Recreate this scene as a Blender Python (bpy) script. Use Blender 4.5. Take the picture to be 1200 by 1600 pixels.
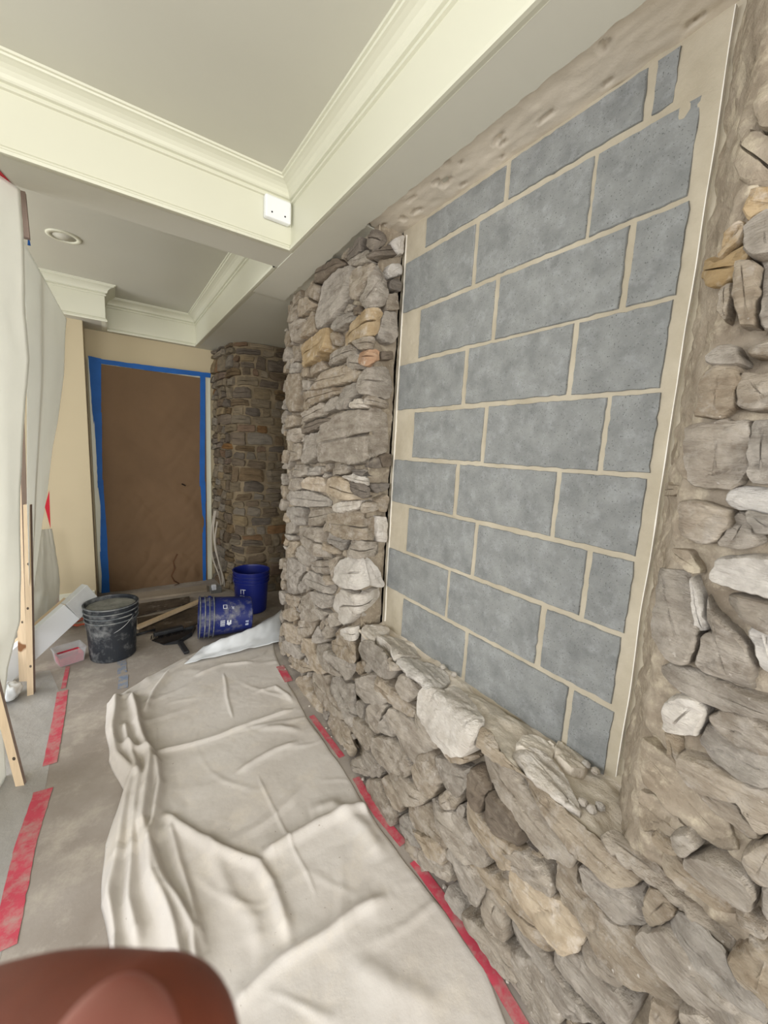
import bpy, bmesh, math, random
import numpy as np
from mathutils import Vector, Matrix, noise
for o in list(bpy.data.objects): bpy.data.objects.remove(o)
SC = bpy.context.scene; COL = SC.collection
# ------------------------------------------------------------------ camera, world, lights, exposure
EYE = 1.45
cam = bpy.data.cameras.new('camera'); camo = bpy.data.objects.new('camera', cam); COL.objects.link(camo)
cr = Vector((0.8256793, -0.5615421, 0.0540748)); cu = Vector((0.0384802, 0.1516909, 0.9876787)); cf = Vector((0.5628259, 0.8134250, -0.1468563))
camo.matrix_world = Matrix(((cr.x, cu.x, -cf.x, 0), (cr.y, cu.y, -cf.y, 0), (cr.z, cu.z, -cf.z, EYE), (0, 0, 0, 1)))
cam.sensor_fit = 'VERTICAL'; cam.sensor_height = 24; cam.lens = 630 / 1600 * 24
cam.clip_start = 0.004; cam.clip_end = 100
cam.dof.use_dof = True; cam.dof.focus_distance = 1.8; cam.dof.aperture_fstop = 12
SC.camera = camo
W = bpy.data.worlds.new('world'); SC.world = W; W.use_nodes = True
bg = W.node_tree.nodes['Background']; bg.inputs[0].default_value = (0.92, 0.96, 1.0, 1); bg.inputs[1].default_value = 0.60
SC.view_settings.view_transform = 'Standard'; SC.view_settings.look = 'None'
SC.view_settings.gamma = 1; SC.view_settings.use_curve_mapping = False
SC.view_settings.exposure = 0.68
def area(name, loc, target, sx, sy, power, col=(1, 1, 1)):
    l = bpy.data.lights.new(name, 'AREA'); l.shape = 'RECTANGLE'; l.size = sx; l.size_y = sy; l.energy = power; l.color = col
    o = bpy.data.objects.new(name, l); COL.objects.link(o); o.location = loc
    o.rotation_euler = (Vector(target) - Vector(loc)).to_track_quat('-Z', 'Y').to_euler(); return o
area('window_daylight_behind', (-0.2, -3.1, 1.5), (0.3, 2, 1.0), 2.2, 1.7, 94, (1, 0.98, 0.94))
area('window_daylight_left', (-1.75, 0.35, 1.72), (1.0, 0.95, 0.55), 2.2, 1.1, 25, (0.98, 0.98, 1))
area('window_daylight_far_left', (-3.2, 2.8, 1.4), (0, 2.8, 1.1), 2.2, 1.7, 55, (0.97, 0.98, 1))
R = random.Random(7)
# ------------------------------------------------------------------ helpers
def link(name, me, mats, parent=None, loc=None, smooth=False):
    o = bpy.data.objects.new(name, me); COL.objects.link(o)
    for m in (mats if isinstance(mats, (list, tuple)) else [mats]): me.materials.append(m)
    if smooth: me.polygons.foreach_set('use_smooth', [True] * len(me.polygons))
    if parent: o.parent = parent
    if loc is not None: o.location = loc
    return o
def obj(name, V, F, mats, parent=None, smooth=False, mi=None, recentre=True):
    V = np.array(V, float); c = np.zeros(3)
    if recentre: c = (V.max(0) + V.min(0)) / 2
    if recentre and not parent: c[2] = V[:, 2].min()
    base = Vector(c)
    if parent: base = base - Vector(parent.get('_o', (0, 0, 0)))
    me = bpy.data.meshes.new(name); me.from_pydata((V - c).tolist(), [], F); me.update()
    o = link(name, me, mats, parent, base, smooth); o['_o'] = c.tolist()
    if mi: me.polygons.foreach_set('material_index', mi)
    return o
def tag(o, label=None, cat=None, group=None, kind=None):
    if label: o['label'] = label
    if cat: o['category'] = cat
    if group: o['group'] = group
    if kind: o['kind'] = kind
    return o
def empty(name, loc, label, cat, group=None, rz=0):
    o = bpy.data.objects.new(name, None); COL.objects.link(o); o.location = loc; o.empty_display_size = .05
    o['_o'] = list(loc); tag(o, label, cat, group); return o
class MB:
    def __init__(s): s.V = []; s.F = []; s.M = []
    def add(s, V, F, m=0):
        n = len(s.V); s.V += [tuple(v) for v in V]; s.F += [tuple(i + n for i in f) for f in F]; s.M += [m] * len(F); return s
    def box(s, a, b, m=0):
        x0, y0, z0 = a; x1, y1, z1 = b
        return s.add([(x0,y0,z0),(x1,y0,z0),(x1,y1,z0),(x0,y1,z0),(x0,y0,z1),(x1,y0,z1),(x1,y1,z1),(x0,y1,z1)],
                     [(0,3,2,1),(4,5,6,7),(0,1,5,4),(1,2,6,5),(2,3,7,6),(3,0,4,7)], m)
    def bar(s, a, b, w, t, up=(0, 0, 1), m=0):
        a = Vector(a); b = Vector(b); d = (b - a).normalized(); x = d.cross(Vector(up)).normalized(); y = x.cross(d)
        V = [p + x * (i * w / 2) + y * (j * t / 2) for p in (a, b) for i, j in ((-1,-1),(1,-1),(1,1),(-1,1))]
        return s.add(V, [(0,3,2,1),(4,5,6,7),(0,1,5,4),(1,2,6,5),(2,3,7,6),(3,0,4,7)], m)
    def tube(s, pts, r, n=8, m=0):
        pts = [Vector(p) for p in pts]; V = []
        for i, p in enumerate(pts):
            d = (pts[min(i+1, len(pts)-1)] - pts[max(i-1, 0)]).normalized()
            x = d.cross(Vector((0.13, 0.21, 1))).normalized(); y = x.cross(d)
            rr = r[i] if isinstance(r, (list, tuple)) else r
            V += [p + (x * math.cos(2*math.pi*k/n) + y * math.sin(2*math.pi*k/n)) * rr for k in range(n)]
        F = [(i*n+k, i*n+(k+1)%n, (i+1)*n+(k+1)%n, (i+1)*n+k) for i in range(len(pts)-1) for k in range(n)]
        F += [tuple(range(n))[::-1], tuple((len(pts)-1)*n + k for k in range(n))]
        return s.add(V, F, m)
    def lathe(s, prof, n=40, M=None, m=0, cap=True):
        V = [(r*math.cos(2*math.pi*k/n), r*math.sin(2*math.pi*k/n), z) for r, z in prof for k in range(n)]
        if M: V = [M @ Vector(v) for v in V]
        F = [(i*n+k, i*n+(k+1)%n, (i+1)*n+(k+1)%n, (i+1)*n+k) for i in range(len(prof)-1) for k in range(n)]
        if cap: F += [tuple(range(n))[::-1], tuple((len(prof)-1)*n+k for k in range(n))]
        return s.add(V, F, m)
    def build(s, name, mats, parent=None, smooth=False, bevel=0):
        o = obj(name, s.V, s.F, mats, parent, smooth, s.M)
        if bevel:
            b = o.modifiers.new('bevel', 'BEVEL'); b.width = bevel; b.segments = 2; b.limit_method = 'ANGLE'
        return o
def grid(fn, nu, nv):
    V = [fn(i / (nu-1), j / (nv-1)) for j in range(nv) for i in range(nu)]
    F = [(j*nu+i, j*nu+i+1, (j+1)*nu+i+1, (j+1)*nu+i) for j in range(nv-1) for i in range(nu-1)]
    return V, F
def px(u, v, Y=None, X=None, Z=None):        # picture point -> the place where its sight line meets a plane of the room
    d = cf + cr * ((u - 600) / 630) + cu * ((800 - v) / 630)
    t = Y / d.y if Y is not None else X / d.x if X is not None else (Z - EYE) / d.z
    return Vector((d.x * t, d.y * t, d.z * t + EYE))
def nz(x, y=0., z=0.): return noise.noise(Vector((x, y, z)))
def fbm(x, y, z, o=3):
    s = 0; a = 1
    for k in range(o): s += a * noise.noise(Vector((x, y, z)) * 2**k + Vector((7.1*k, 0, 3.3*k))); a *= .5
    return s
def lerp_table(T, x):
    return float(np.interp(x, [a for a, b in T], [b for a, b in T]))
# ------------------------------------------------------------------ materials
def mat(name, col, rough=.85, spec=.3, noise_amt=.12, nscale=6, bump=.0, bscale=60, col2=None, stretch=(1,1,1), alpha=None, trans=0, var=0, detail=6, dust=None, dust_t=(.5,.65), metal=0, speck=None, bdist=.01):
    m = bpy.data.materials.new(name); m.use_nodes = True; nt = m.node_tree; N = nt.nodes; L = nt.links
    B = N['Principled BSDF']; B.inputs['Roughness'].default_value = rough; B.inputs['Specular IOR Level'].default_value = spec
    B.inputs['Metallic'].default_value = metal
    tc = N.new('ShaderNodeTexCoord'); oi = N.new('ShaderNodeObjectInfo')
    ad = N.new('ShaderNodeVectorMath'); ad.operation = 'MULTIPLY_ADD'; ad.inputs[1].default_value = (1,1,1)
    rs = N.new('ShaderNodeVectorMath'); rs.operation = 'SCALE'; rs.inputs[0].default_value = (13.7, 27.1, 41.3); L.new(oi.outputs['Random'], rs.inputs['Scale'])
    L.new(tc.outputs['Object'], ad.inputs[0]); L.new(rs.outputs[0], ad.inputs[2])
    mp = N.new('ShaderNodeMapping'); mp.inputs['Scale'].default_value = stretch; L.new(ad.outputs[0], mp.inputs['Vector'])
    n1 = N.new('ShaderNodeTexNoise'); n1.inputs['Scale'].default_value = nscale; n1.inputs['Detail'].default_value = detail; n1.inputs['Roughness'].default_value = .6
    L.new(mp.outputs[0], n1.inputs['Vector'])
    rp = N.new('ShaderNodeValToRGB'); rp.color_ramp.elements[0].position = .3; rp.color_ramp.elements[1].position = .7
    c2 = col2 or tuple(c * (1 - noise_amt) for c in col)
    rp.color_ramp.elements[0].color = (*c2, 1); rp.color_ramp.elements[1].color = (*[c * (1 + (noise_amt if not col2 else 0)) for c in col], 1)
    L.new(n1.outputs['Fac'], rp.inputs[0]); out = rp.outputs[0]
    if var:
        hs = N.new('ShaderNodeHueSaturation'); ml = N.new('ShaderNodeMapRange'); ml.inputs[3].default_value = 1 - var; ml.inputs[4].default_value = 1 + var
        L.new(oi.outputs['Random'], ml.inputs[0]); L.new(ml.outputs[0], hs.inputs['Value']); L.new(out, hs.inputs['Color'])
        m2 = N.new('ShaderNodeMath'); m2.operation = 'MULTIPLY'; m2.inputs[1].default_value = 7.31; L.new(oi.outputs['Random'], m2.inputs[0])
        m3 = N.new('ShaderNodeMath'); m3.operation = 'FRACT'; L.new(m2.outputs[0], m3.inputs[0])
        m4 = N.new('ShaderNodeMapRange'); m4.inputs[3].default_value = .6; m4.inputs[4].default_value = 1.15; L.new(m3.outputs[0], m4.inputs[0]); L.new(m4.outputs[0], hs.inputs['Saturation'])
        out = hs.outputs[0]
    if dust:
        n2 = N.new('ShaderNodeTexNoise'); n2.inputs['Scale'].default_value = nscale * 1.7; n2.inputs['Detail'].default_value = 8; n2.inputs['Roughness'].default_value = .7
        L.new(ad.outputs[0], n2.inputs['Vector']); r2 = N.new('ShaderNodeMapRange'); r2.inputs[1].default_value = dust_t[0]; r2.inputs[2].default_value = dust_t[1]; r2.clamp = True
        L.new(n2.outputs['Fac'], r2.inputs[0]); mx = N.new('ShaderNodeMix'); mx.data_type = 'RGBA'; mx.inputs[7].default_value = (*dust, 1)
        L.new(r2.outputs[0], mx.inputs[0]); L.new(out, mx.inputs[6]); out = mx.outputs[2]
    if speck:
        n3 = N.new('ShaderNodeTexNoise'); n3.inputs['Scale'].default_value = speck[1]; n3.inputs['Detail'].default_value = 2
        L.new(tc.outputs['Object'], n3.inputs['Vector']); r3 = N.new('ShaderNodeMapRange'); r3.inputs[1].default_value = speck[2]; r3.inputs[2].default_value = speck[2] + .06
        L.new(n3.outputs['Fac'], r3.inputs[0]); mx = N.new('ShaderNodeMix'); mx.data_type = 'RGBA'; mx.inputs[7].default_value = (*speck[0], 1)
        L.new(r3.outputs[0], mx.inputs[0]); L.new(out, mx.inputs[6]); out = mx.outputs[2]
    L.new(out, B.inputs['Base Color'])
    if bump:
        n4 = N.new('ShaderNodeTexNoise'); n4.inputs['Scale'].default_value = bscale; n4.inputs['Detail'].default_value = 8; n4.inputs['Roughness'].default_value = .65
        L.new(mp.outputs[0], n4.inputs['Vector']); bp = N.new('ShaderNodeBump'); bp.inputs['Strength'].default_value = bump; bp.inputs['Distance'].default_value = bdist
        L.new(n4.outputs['Fac'], bp.inputs['Height']); L.new(bp.outputs[0], B.inputs['Normal'])
    if trans:
        tr = N.new('ShaderNodeBsdfTranslucent'); L.new(out, tr.inputs['Color']); ms = N.new('ShaderNodeMixShader'); ms.inputs[0].default_value = trans
        L.new(B.outputs[0], ms.inputs[1]); L.new(tr.outputs[0], ms.inputs[2]); L.new(ms.outputs[0], N['Material Output'].inputs['Surface'])
        last = ms.outputs[0]
    else: last = B.outputs[0]
    if alpha is not None:
        tp = N.new('ShaderNodeBsdfTransparent'); ms = N.new('ShaderNodeMixShader'); ms.inputs[0].default_value = alpha
        L.new(tp.outputs[0], ms.inputs[1]); L.new(last, ms.inputs[2]); L.new(ms.outputs[0], N['Material Output'].inputs['Surface'])
    return m
def srgb(r, g, b): return tuple(((c/255)/12.92 if c/255 <= .04045 else ((c/255+.055)/1.055)**2.4) for c in (r, g, b))
ST = (1, 1, 3.2)
DUST = srgb(206, 197, 186)
M_stone = mat('stone', srgb(196, 183, 165), .92, .2, nscale=12, col2=srgb(146, 131, 113), bump=1.0, bscale=60, stretch=ST, var=.13, speck=(srgb(214,206,196), 75, .70), dust=DUST, dust_t=(.5, .72), bdist=.016)
M_stone_d = mat('stone_dark', srgb(140, 128, 114), .85, .3, nscale=9, col2=srgb(104, 93, 82), bump=1.0, bscale=42, stretch=ST, var=.1, dust=srgb(160,150,134), dust_t=(.55, .75), bdist=.012)
M_stone_w = mat('stone_pale', srgb(212, 204, 192), .92, .2, nscale=8, col2=srgb(184, 174, 162), bump=1.0, bscale=40, stretch=ST, var=.06, dust=srgb(222, 216, 208), dust_t=(.45, .7), bdist=.012)
M_stone_y = mat('stone_yellow', srgb(188, 168, 138), .92, .2, nscale=10, col2=srgb(154, 132, 100), bump=.75, bscale=26, stretch=ST, var=.08, dust=DUST, dust_t=(.52, .75), bdist=.012)
M_stone_o = mat('stone_rust', srgb(178, 144, 114), .92, .2, nscale=12, col2=srgb(150, 112, 82), bump=.7, bscale=26, stretch=ST, var=.05, dust=DUST, dust_t=(.55, .75), bdist=.012)
M_mud = mat('lime_mortar', srgb(172, 160, 143), .95, .15, nscale=14, col2=srgb(134, 121, 104), bump=.9, bscale=40, dust=srgb(196, 184, 162), dust_t=(.5, .7), bdist=.01)
M_far = [mat('far_stone_%d' % i, c, .9, .2, nscale=9, col2=tuple(x*.6 for x in c), bump=.7, bscale=24, stretch=ST, var=.18, bdist=.012) for i, c in enumerate((srgb(134,120,98), srgb(114,98,78), srgb(124,96,68)))]
M_farmort = mat('far_mortar', srgb(132,118,96), .95, .15, nscale=12, bump=.6, bscale=40, noise_amt=.2)
M_cmu = mat('concrete_block', srgb(152, 154, 152), .93, .2, nscale=14, col2=srgb(126, 128, 127), bump=.7, bscale=150, detail=10, dust=srgb(170, 172, 173), dust_t=(.5, .85), speck=(srgb(100, 101, 100), 210, .64), bdist=.004)
M_joint = mat('block_mortar', srgb(196, 187, 168), .95, .15, nscale=7, col2=srgb(174, 164, 144), bump=.6, bscale=70, bdist=.004)
M_head = mat('head_plaster', srgb(222, 213, 198), .93, .15, nscale=5, noise_amt=.1, bump=.35, bscale=60, bdist=.004, speck=(srgb(170,156,136), 26, .74))
M_white = mat('ceiling_paint', srgb(203, 201, 188), .7, .25, noise_amt=.015, nscale=2)
M_trim = mat('cream_trim', srgb(216, 215, 196), .42, .4, noise_amt=.01, nscale=2)
M_tan = mat('tan_wall_paint', srgb(198, 184, 154), .8, .25, noise_amt=.02, nscale=2)
M_sill = mat('sill_dust', srgb(226, 218, 206), .95, .15, nscale=7, col2=srgb(202, 190, 172), bump=.8, bscale=36, stretch=(1.5,1,1))
M_edge = mat('plaster_edge', srgb(236, 232, 222), .8, .2, noise_amt=.06, nscale=20)
M_floor = mat('dusty_floor_paper', srgb(163, 155, 147), .95, .15, nscale=3.2, col2=srgb(141, 132, 123), bump=.3, bscale=30, dust=srgb(186, 178, 166), dust_t=(.5, .75), bdist=.004)
M_canvas = mat('canvas', srgb(206, 201, 195), .95, .1, nscale=2.6, col2=srgb(190, 183, 175), bump=.35, bscale=12, bdist=.008, speck=(srgb(160,150,140), 60, .74), dust=srgb(212, 204, 192), dust_t=(.52, .75))
M_film = mat('floor_film', srgb(162, 159, 155), .5, .4, nscale=4, noise_amt=.1, bump=.5, bscale=6, stretch=(1,1,1), bdist=.02)
M_red = mat('red_tape', srgb(196, 78, 94), .6, .3, nscale=10, col2=srgb(180, 66, 82), dust=srgb(170, 146, 138), dust_t=(.44, .70))
M_redclean = mat('red_tape_clean', srgb(190, 18, 40), .5, .35, noise_amt=.08)
M_bluedust = mat('blue_tape_dusty', srgb(120, 134, 158), .8, .2, nscale=24, noise_amt=.1, dust=srgb(158,150,138), dust_t=(.42, .58))
M_blue = mat('blue_tape', srgb(28, 92, 168), .6, .3, noise_amt=.12, nscale=8)
M_paper = mat('kraft_paper', srgb(114, 90, 66), .75, .3, noise_amt=.08, nscale=3, bump=.15, bscale=12)
M_plastic = mat('plastic_sheet', srgb(242, 242, 236), .45, .4, noise_amt=.03, nscale=2, trans=.45)
M_plastic2 = mat('thin_plastic', srgb(214, 214, 206), .4, .4, noise_amt=.04, nscale=3, trans=.3, alpha=.72)
M_pine = mat('pine', srgb(206, 184, 154), .75, .3, nscale=10, noise_amt=.1, stretch=(8, 8, .6), bump=.15, bscale=30, speck=(srgb(128, 88, 56), 9, .70))
M_pine_s = mat('pine_mauve', srgb(150, 132, 122), .8, .25, nscale=10, noise_amt=.12, stretch=(8, 8, .6))
M_dark = mat('dark_board', srgb(96, 84, 72), .8, .25, nscale=8, col2=srgb(58, 50, 44), dust=srgb(140,130,118), dust_t=(.55,.75))
M_pwhite = mat('white_primer', srgb(232, 236, 240), .4, .4, noise_amt=.02)
M_blackp = mat('black_plastic', srgb(38, 42, 48), .5, .4, nscale=5, noise_amt=.2, dust=srgb(140, 142, 142), dust_t=(.48, .72))
M_blackd = mat('black_dustpan', srgb(30, 32, 36), .45, .4, nscale=8, noise_amt=.2, dust=srgb(90, 90, 88), dust_t=(.58, .8))
M_rim = mat('dusty_rim', srgb(96, 102, 106), .6, .3, nscale=8, noise_amt=.2, dust=srgb(160, 160, 156), dust_t=(.45, .7))
M_grout = mat('dried_mortar', srgb(158, 158, 150), .9, .2, nscale=14, col2=srgb(110, 112, 108), bump=.6, bscale=60)
M_navy = mat('navy_bucket', srgb(22, 34, 112), .4, .45, noise_amt=.06)
M_navyd = mat('navy_bucket_dusty', srgb(26, 38, 104), .5, .4, nscale=7, noise_amt=.1, dust=srgb(134, 134, 136), dust_t=(.5, .74))
M_print = mat('white_print', srgb(214, 218, 226), .6, .3, noise_amt=.04)
M_print2 = mat('print_blue_grey', srgb(170, 178, 200), .6, .3, noise_amt=.04)  # second print tone, duller and bluer than the white
M_clear = mat('clear_tub', srgb(206, 210, 214), .25, .5, noise_amt=.02, alpha=.28)
M_redstuff = mat('red_fill', srgb(196, 50, 72), .6, .3, nscale=30, noise_amt=.2, bump=.4)
M_wire = mat('cable_white', srgb(176, 168, 156), .6, .3, noise_amt=.08)
M_cordo = mat('cord_orange', srgb(176, 84, 62), .6, .3, noise_amt=.15, nscale=20)
M_steel = mat('wire_steel', srgb(150, 152, 152), .4, .5, metal=.7, noise_amt=.05)
M_hole = mat('dark_hole', srgb(24, 22, 22), .9, .1, noise_amt=.1)
M_skin = mat('skin', srgb(108, 52, 34), .55, .35, nscale=160, noise_amt=.10, bump=.2, bscale=900, bdist=.0004)
M_nail = mat('nail', srgb(142, 84, 74), .35, .5, nscale=60, noise_amt=.04)
# ------------------------------------------------------------------ rock builder
def smooth_poly(P, n, c=.12):
    P = np.array(P, float)
    Q = []
    for i in range(len(P)):
        a, b = P[i], P[(i+1) % len(P)]; Q += [a*(1-c) + b*c, a*c + b*(1-c)]
    Q = np.array(Q); d = np.linalg.norm(np.roll(Q, -1, 0) - Q, axis=1); s = np.concatenate([[0], np.cumsum(d)]); t = np.linspace(0, s[-1], n, endpoint=False)
    Q2 = np.vstack([Q, Q[:1]]); return np.stack([np.interp(t, s, Q2[:, 0]), np.interp(t, s, Q2[:, 1])], 1)
def rock(P, surf, H, seed, back=-.035, rough=1., name='stone', m=None, parent=None, tilt=1., inflate=.0012):
    P = np.array(P, float)
    A = .5 * np.sum(P[:, 0]*np.roll(P[:, 1], -1) - np.roll(P[:, 0], -1)*P[:, 1])
    if A < 0: P = P[::-1]; A = -A
    per = np.linalg.norm(np.roll(P, -1, 0) - P, axis=1).sum()
    cc = P.mean(0); near = surf(cc[0], cc[1], 0); near = math.hypot(near[0], near[1], near[2]-EYE) < 1.75
    n = int(min(110, max(20, per / (.0075 if near else .011)))); Q = smooth_poly(P, n); c = Q.mean(0)
    w, e = np.linalg.eigh(np.cov((Q - c).T)); ax = e[:, 1]; hl = math.sqrt(w[1]) * 1.6; hw = max(.008, math.sqrt(w[0]) * 1.6)
    s = (Q - c) @ ax; s = np.clip(s, -max(0, hl - hw*.7), max(0, hl - hw*.7)); T = c + np.outer(s, ax)
    D = Q - T; D /= np.maximum(1e-6, np.linalg.norm(D, axis=1))[:, None]
    for i in range(n):
        q = Q[i]; Q[i] = q + D[i] * (inflate + .0040 * rough * fbm(q[0]*45, q[1]*45, seed, 2) + .0025 * rough * (1 if nz(q[0]*30, q[1]*30, seed+4) > .1 else 0))
    g = random.Random(seed); sl = (g.uniform(-.10, .10) * tilt, g.uniform(-.38, .12) * tilt)
    PL = []
    for k in range(6):
        a = g.uniform(0, 6.283); nn = np.array([math.cos(a), math.sin(a)]); ext = abs(nn @ ax)*hl + abs(nn[0]*ax[1]-nn[1]*ax[0])*hw
        PL.append((nn, ext*g.uniform(.30, .98), g.uniform(.10, .60)))
    bev = min(.3, .0042 / hw); nr = int(min(13 if near else 8, max(4, hw/(.0045 if near else .0065))))
    rings = [(0, back), (0, .35), (bev*.3, .82)] + [(bev + (.93-bev)*(k/(nr-1))**1.0, 1.) for k in range(nr)]
    V = []
    for k, (t, hh) in enumerate(rings):
        for i in range(n):
            q = Q[i] * (1 - t) + T[i] * t
            if k == 0: h = back
            else:
                d = q - c; h = H*hh + (d @ ax)*sl[0] + float(np.clip(d[1], -.06, .06))*sl[1]
                for nn, dd, ss in PL: h -= max(0, nn @ d - dd)*ss
                f = fbm(q[0]*13 + seed, q[1]*30, seed*1.7, 3); h += rough * (.0042 * f + .0022 * fbm(q[0]*55, q[1]*110, seed, 2))
                la = nz(q[0]*5 + seed, q[1]*42, seed*.7)*2.2; st = math.floor(la*2)/2; h += rough * .0028 * st * min(1, t*6+.2)
                h -= rough * .006 * max(0, 1 - abs(nz(q[0]*9 + seed*3, q[1]*14 + q[0]*7, seed)) * 9) * (1 if nz(q[0]*6, q[1]*6, seed+50) > 0 else 0)
                h = max(h, H - .040)
            V.append(surf(q[0], q[1], h))
    F = [(k*n+i, k*n+(i+1) % n, (k+1)*n+(i+1) % n, (k+1)*n+i) for k in range(len(rings)-1) for i in range(n)]
    L = (len(rings)-1)*n; V.append(tuple(np.mean([V[L+i] for i in range(n)], 0))); cI = len(V)-1
    F += [(L+i, L+(i+1) % n, cI) for i in range(n)]
    o = obj(name, V, F, m, parent, smooth=True); o.data.set_sharp_from_angle(angle=math.radians(32))
    return o
# ------------------------------------------------------------------ STRUCTURE
def XF(y): return .86 + .05 * (y - .4)
NX, NY = -.99875, .0499
def faceP(u, v, h): return (XF(u) + NX*h, u + NY*h, v)
def surfW(u, v, h):
    r = .035; s = 1.48 - u
    if s <= -r: return faceP(u, v, h)
    if s >= r: return (XF(1.48) + s, 1.48 - h, v)
    t = (s + r) / (2*r); a = np.array([XF(1.48+r), 1.48+r]); b = np.array([XF(1.48), 1.48]); c = np.array([XF(1.48)+r, 1.48])
    p = a*(1-t)**2 + b*2*t*(1-t) + c*t*t; an = t * math.pi/2; return (p[0] - math.cos(an)*h, p[1] - math.sin(an)*h, v)
ZS = .625
def surfS(u, v, h):
    r = .015; s = v - .64
    if s <= -r or u > 1.52: return faceP(u, v, h)
    x0 = XF(u)
    if s >= r: return (x0 + s, u, ZS + h + .015)
    t = (s + r) / (2*r); a = (0, -r); c = (r, 0); x = 2*t*(1-t)*0 + t*t*r; z = -r*(1-t)**2
    an = t*math.pi/2; return (x0 + x - math.cos(an)*h, u, .64 + z + math.sin(an)*h)
JA = np.array([XF(.3), .3]); JD = np.array([1.06, .405]) - JA; JL = np.hypot(*JD); JD /= JL; JN = np.array([-JD[1], JD[0]])
def surfN(u, v, h):
    r = .03; s = u - .3
    if s <= -r: return faceP(u, v, h)
    hj = h * (.55 if s > r else 1 - .45*(s+r)/(2*r))
    if s >= r: p = JA + JD*s + JN*hj; return (p[0], p[1], v)
    t = (s + r)/(2*r); a = np.array([XF(.3-r), .3-r]); c = JA + JD*r; p = a*(1-t)**2 + JA*2*t*(1-t) + c*t*t
    nn = np.array([NX, NY])*(1-t) + JN*t; nn /= np.hypot(*nn); p = p + nn*hj; return (p[0], p[1], v)
SURF = {'W': surfW, 'S': surfS, 'N': surfN}
def wall_core():
    mb = MB()
    def nh(u, v, b, a): return b + a * (fbm(u*14, v*11, 3.3, 4) + .5*abs(nz(u*30, v*24, 8)) - .5*max(0, .12-abs(nz(u*12, v*9, 21)))/.12)
    def patch(f, u0, u1, v0, v1, b, a, st=.016, m=0):
        V, F = grid(lambda s, t: f(u0+(u1-u0)*s, v0+(v1-v0)*t, nh(u0+(u1-u0)*s, v0+(v1-v0)*t, b, a)), max(2, int(abs(u1-u0)/st)), max(2, int(abs(v1-v0)/st)))
        mb.add(V, F, m)
    patch(surfS, 1.5, -.6, -.02, .645, -.048, .010)          # lower wall
    patch(faceP, 2.64, 1.48, -.02, .66, -.048, .010)
    patch(surfW, 2.64, 1.33, .6, 2.42, -.036, .010)         # pier and far reveal
    patch(surfN, .525, -.6, .58, 2.42, -.014, .020, st=.009)          # near jamb and near wall
    mb.box((1.09, -1.2, 0), (1.5, 2.60, 2.6)); mb.box((1.0, 2.60, 0), (1.72, 2.62, 2.6)); mb.box((.93, -1.2, 0), (1.2, -.55, 2.6))
    o = mb.build('wall_right', [M_mud], smooth=True); o['kind'] = 'structure'; return o
wall_right = wall_core()
V, F = grid(lambda s, t: surfS(1.5 - 1.25*s, .632 + .24*t, -.004 + .018*fbm((1.5-1.25*s)*9, t*3.2, 1, 4) + .008*math.floor(2.2*nz((1.5-1.25*s)*4, t*1.5, 5)*2)/2*min(1,t*5) + .02*max(0, t-.8)*(1+2*nz(s*30, 3))), 130, 26)
obj('sill_bed', V, F, M_sill, wall_right, smooth=True)
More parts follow.
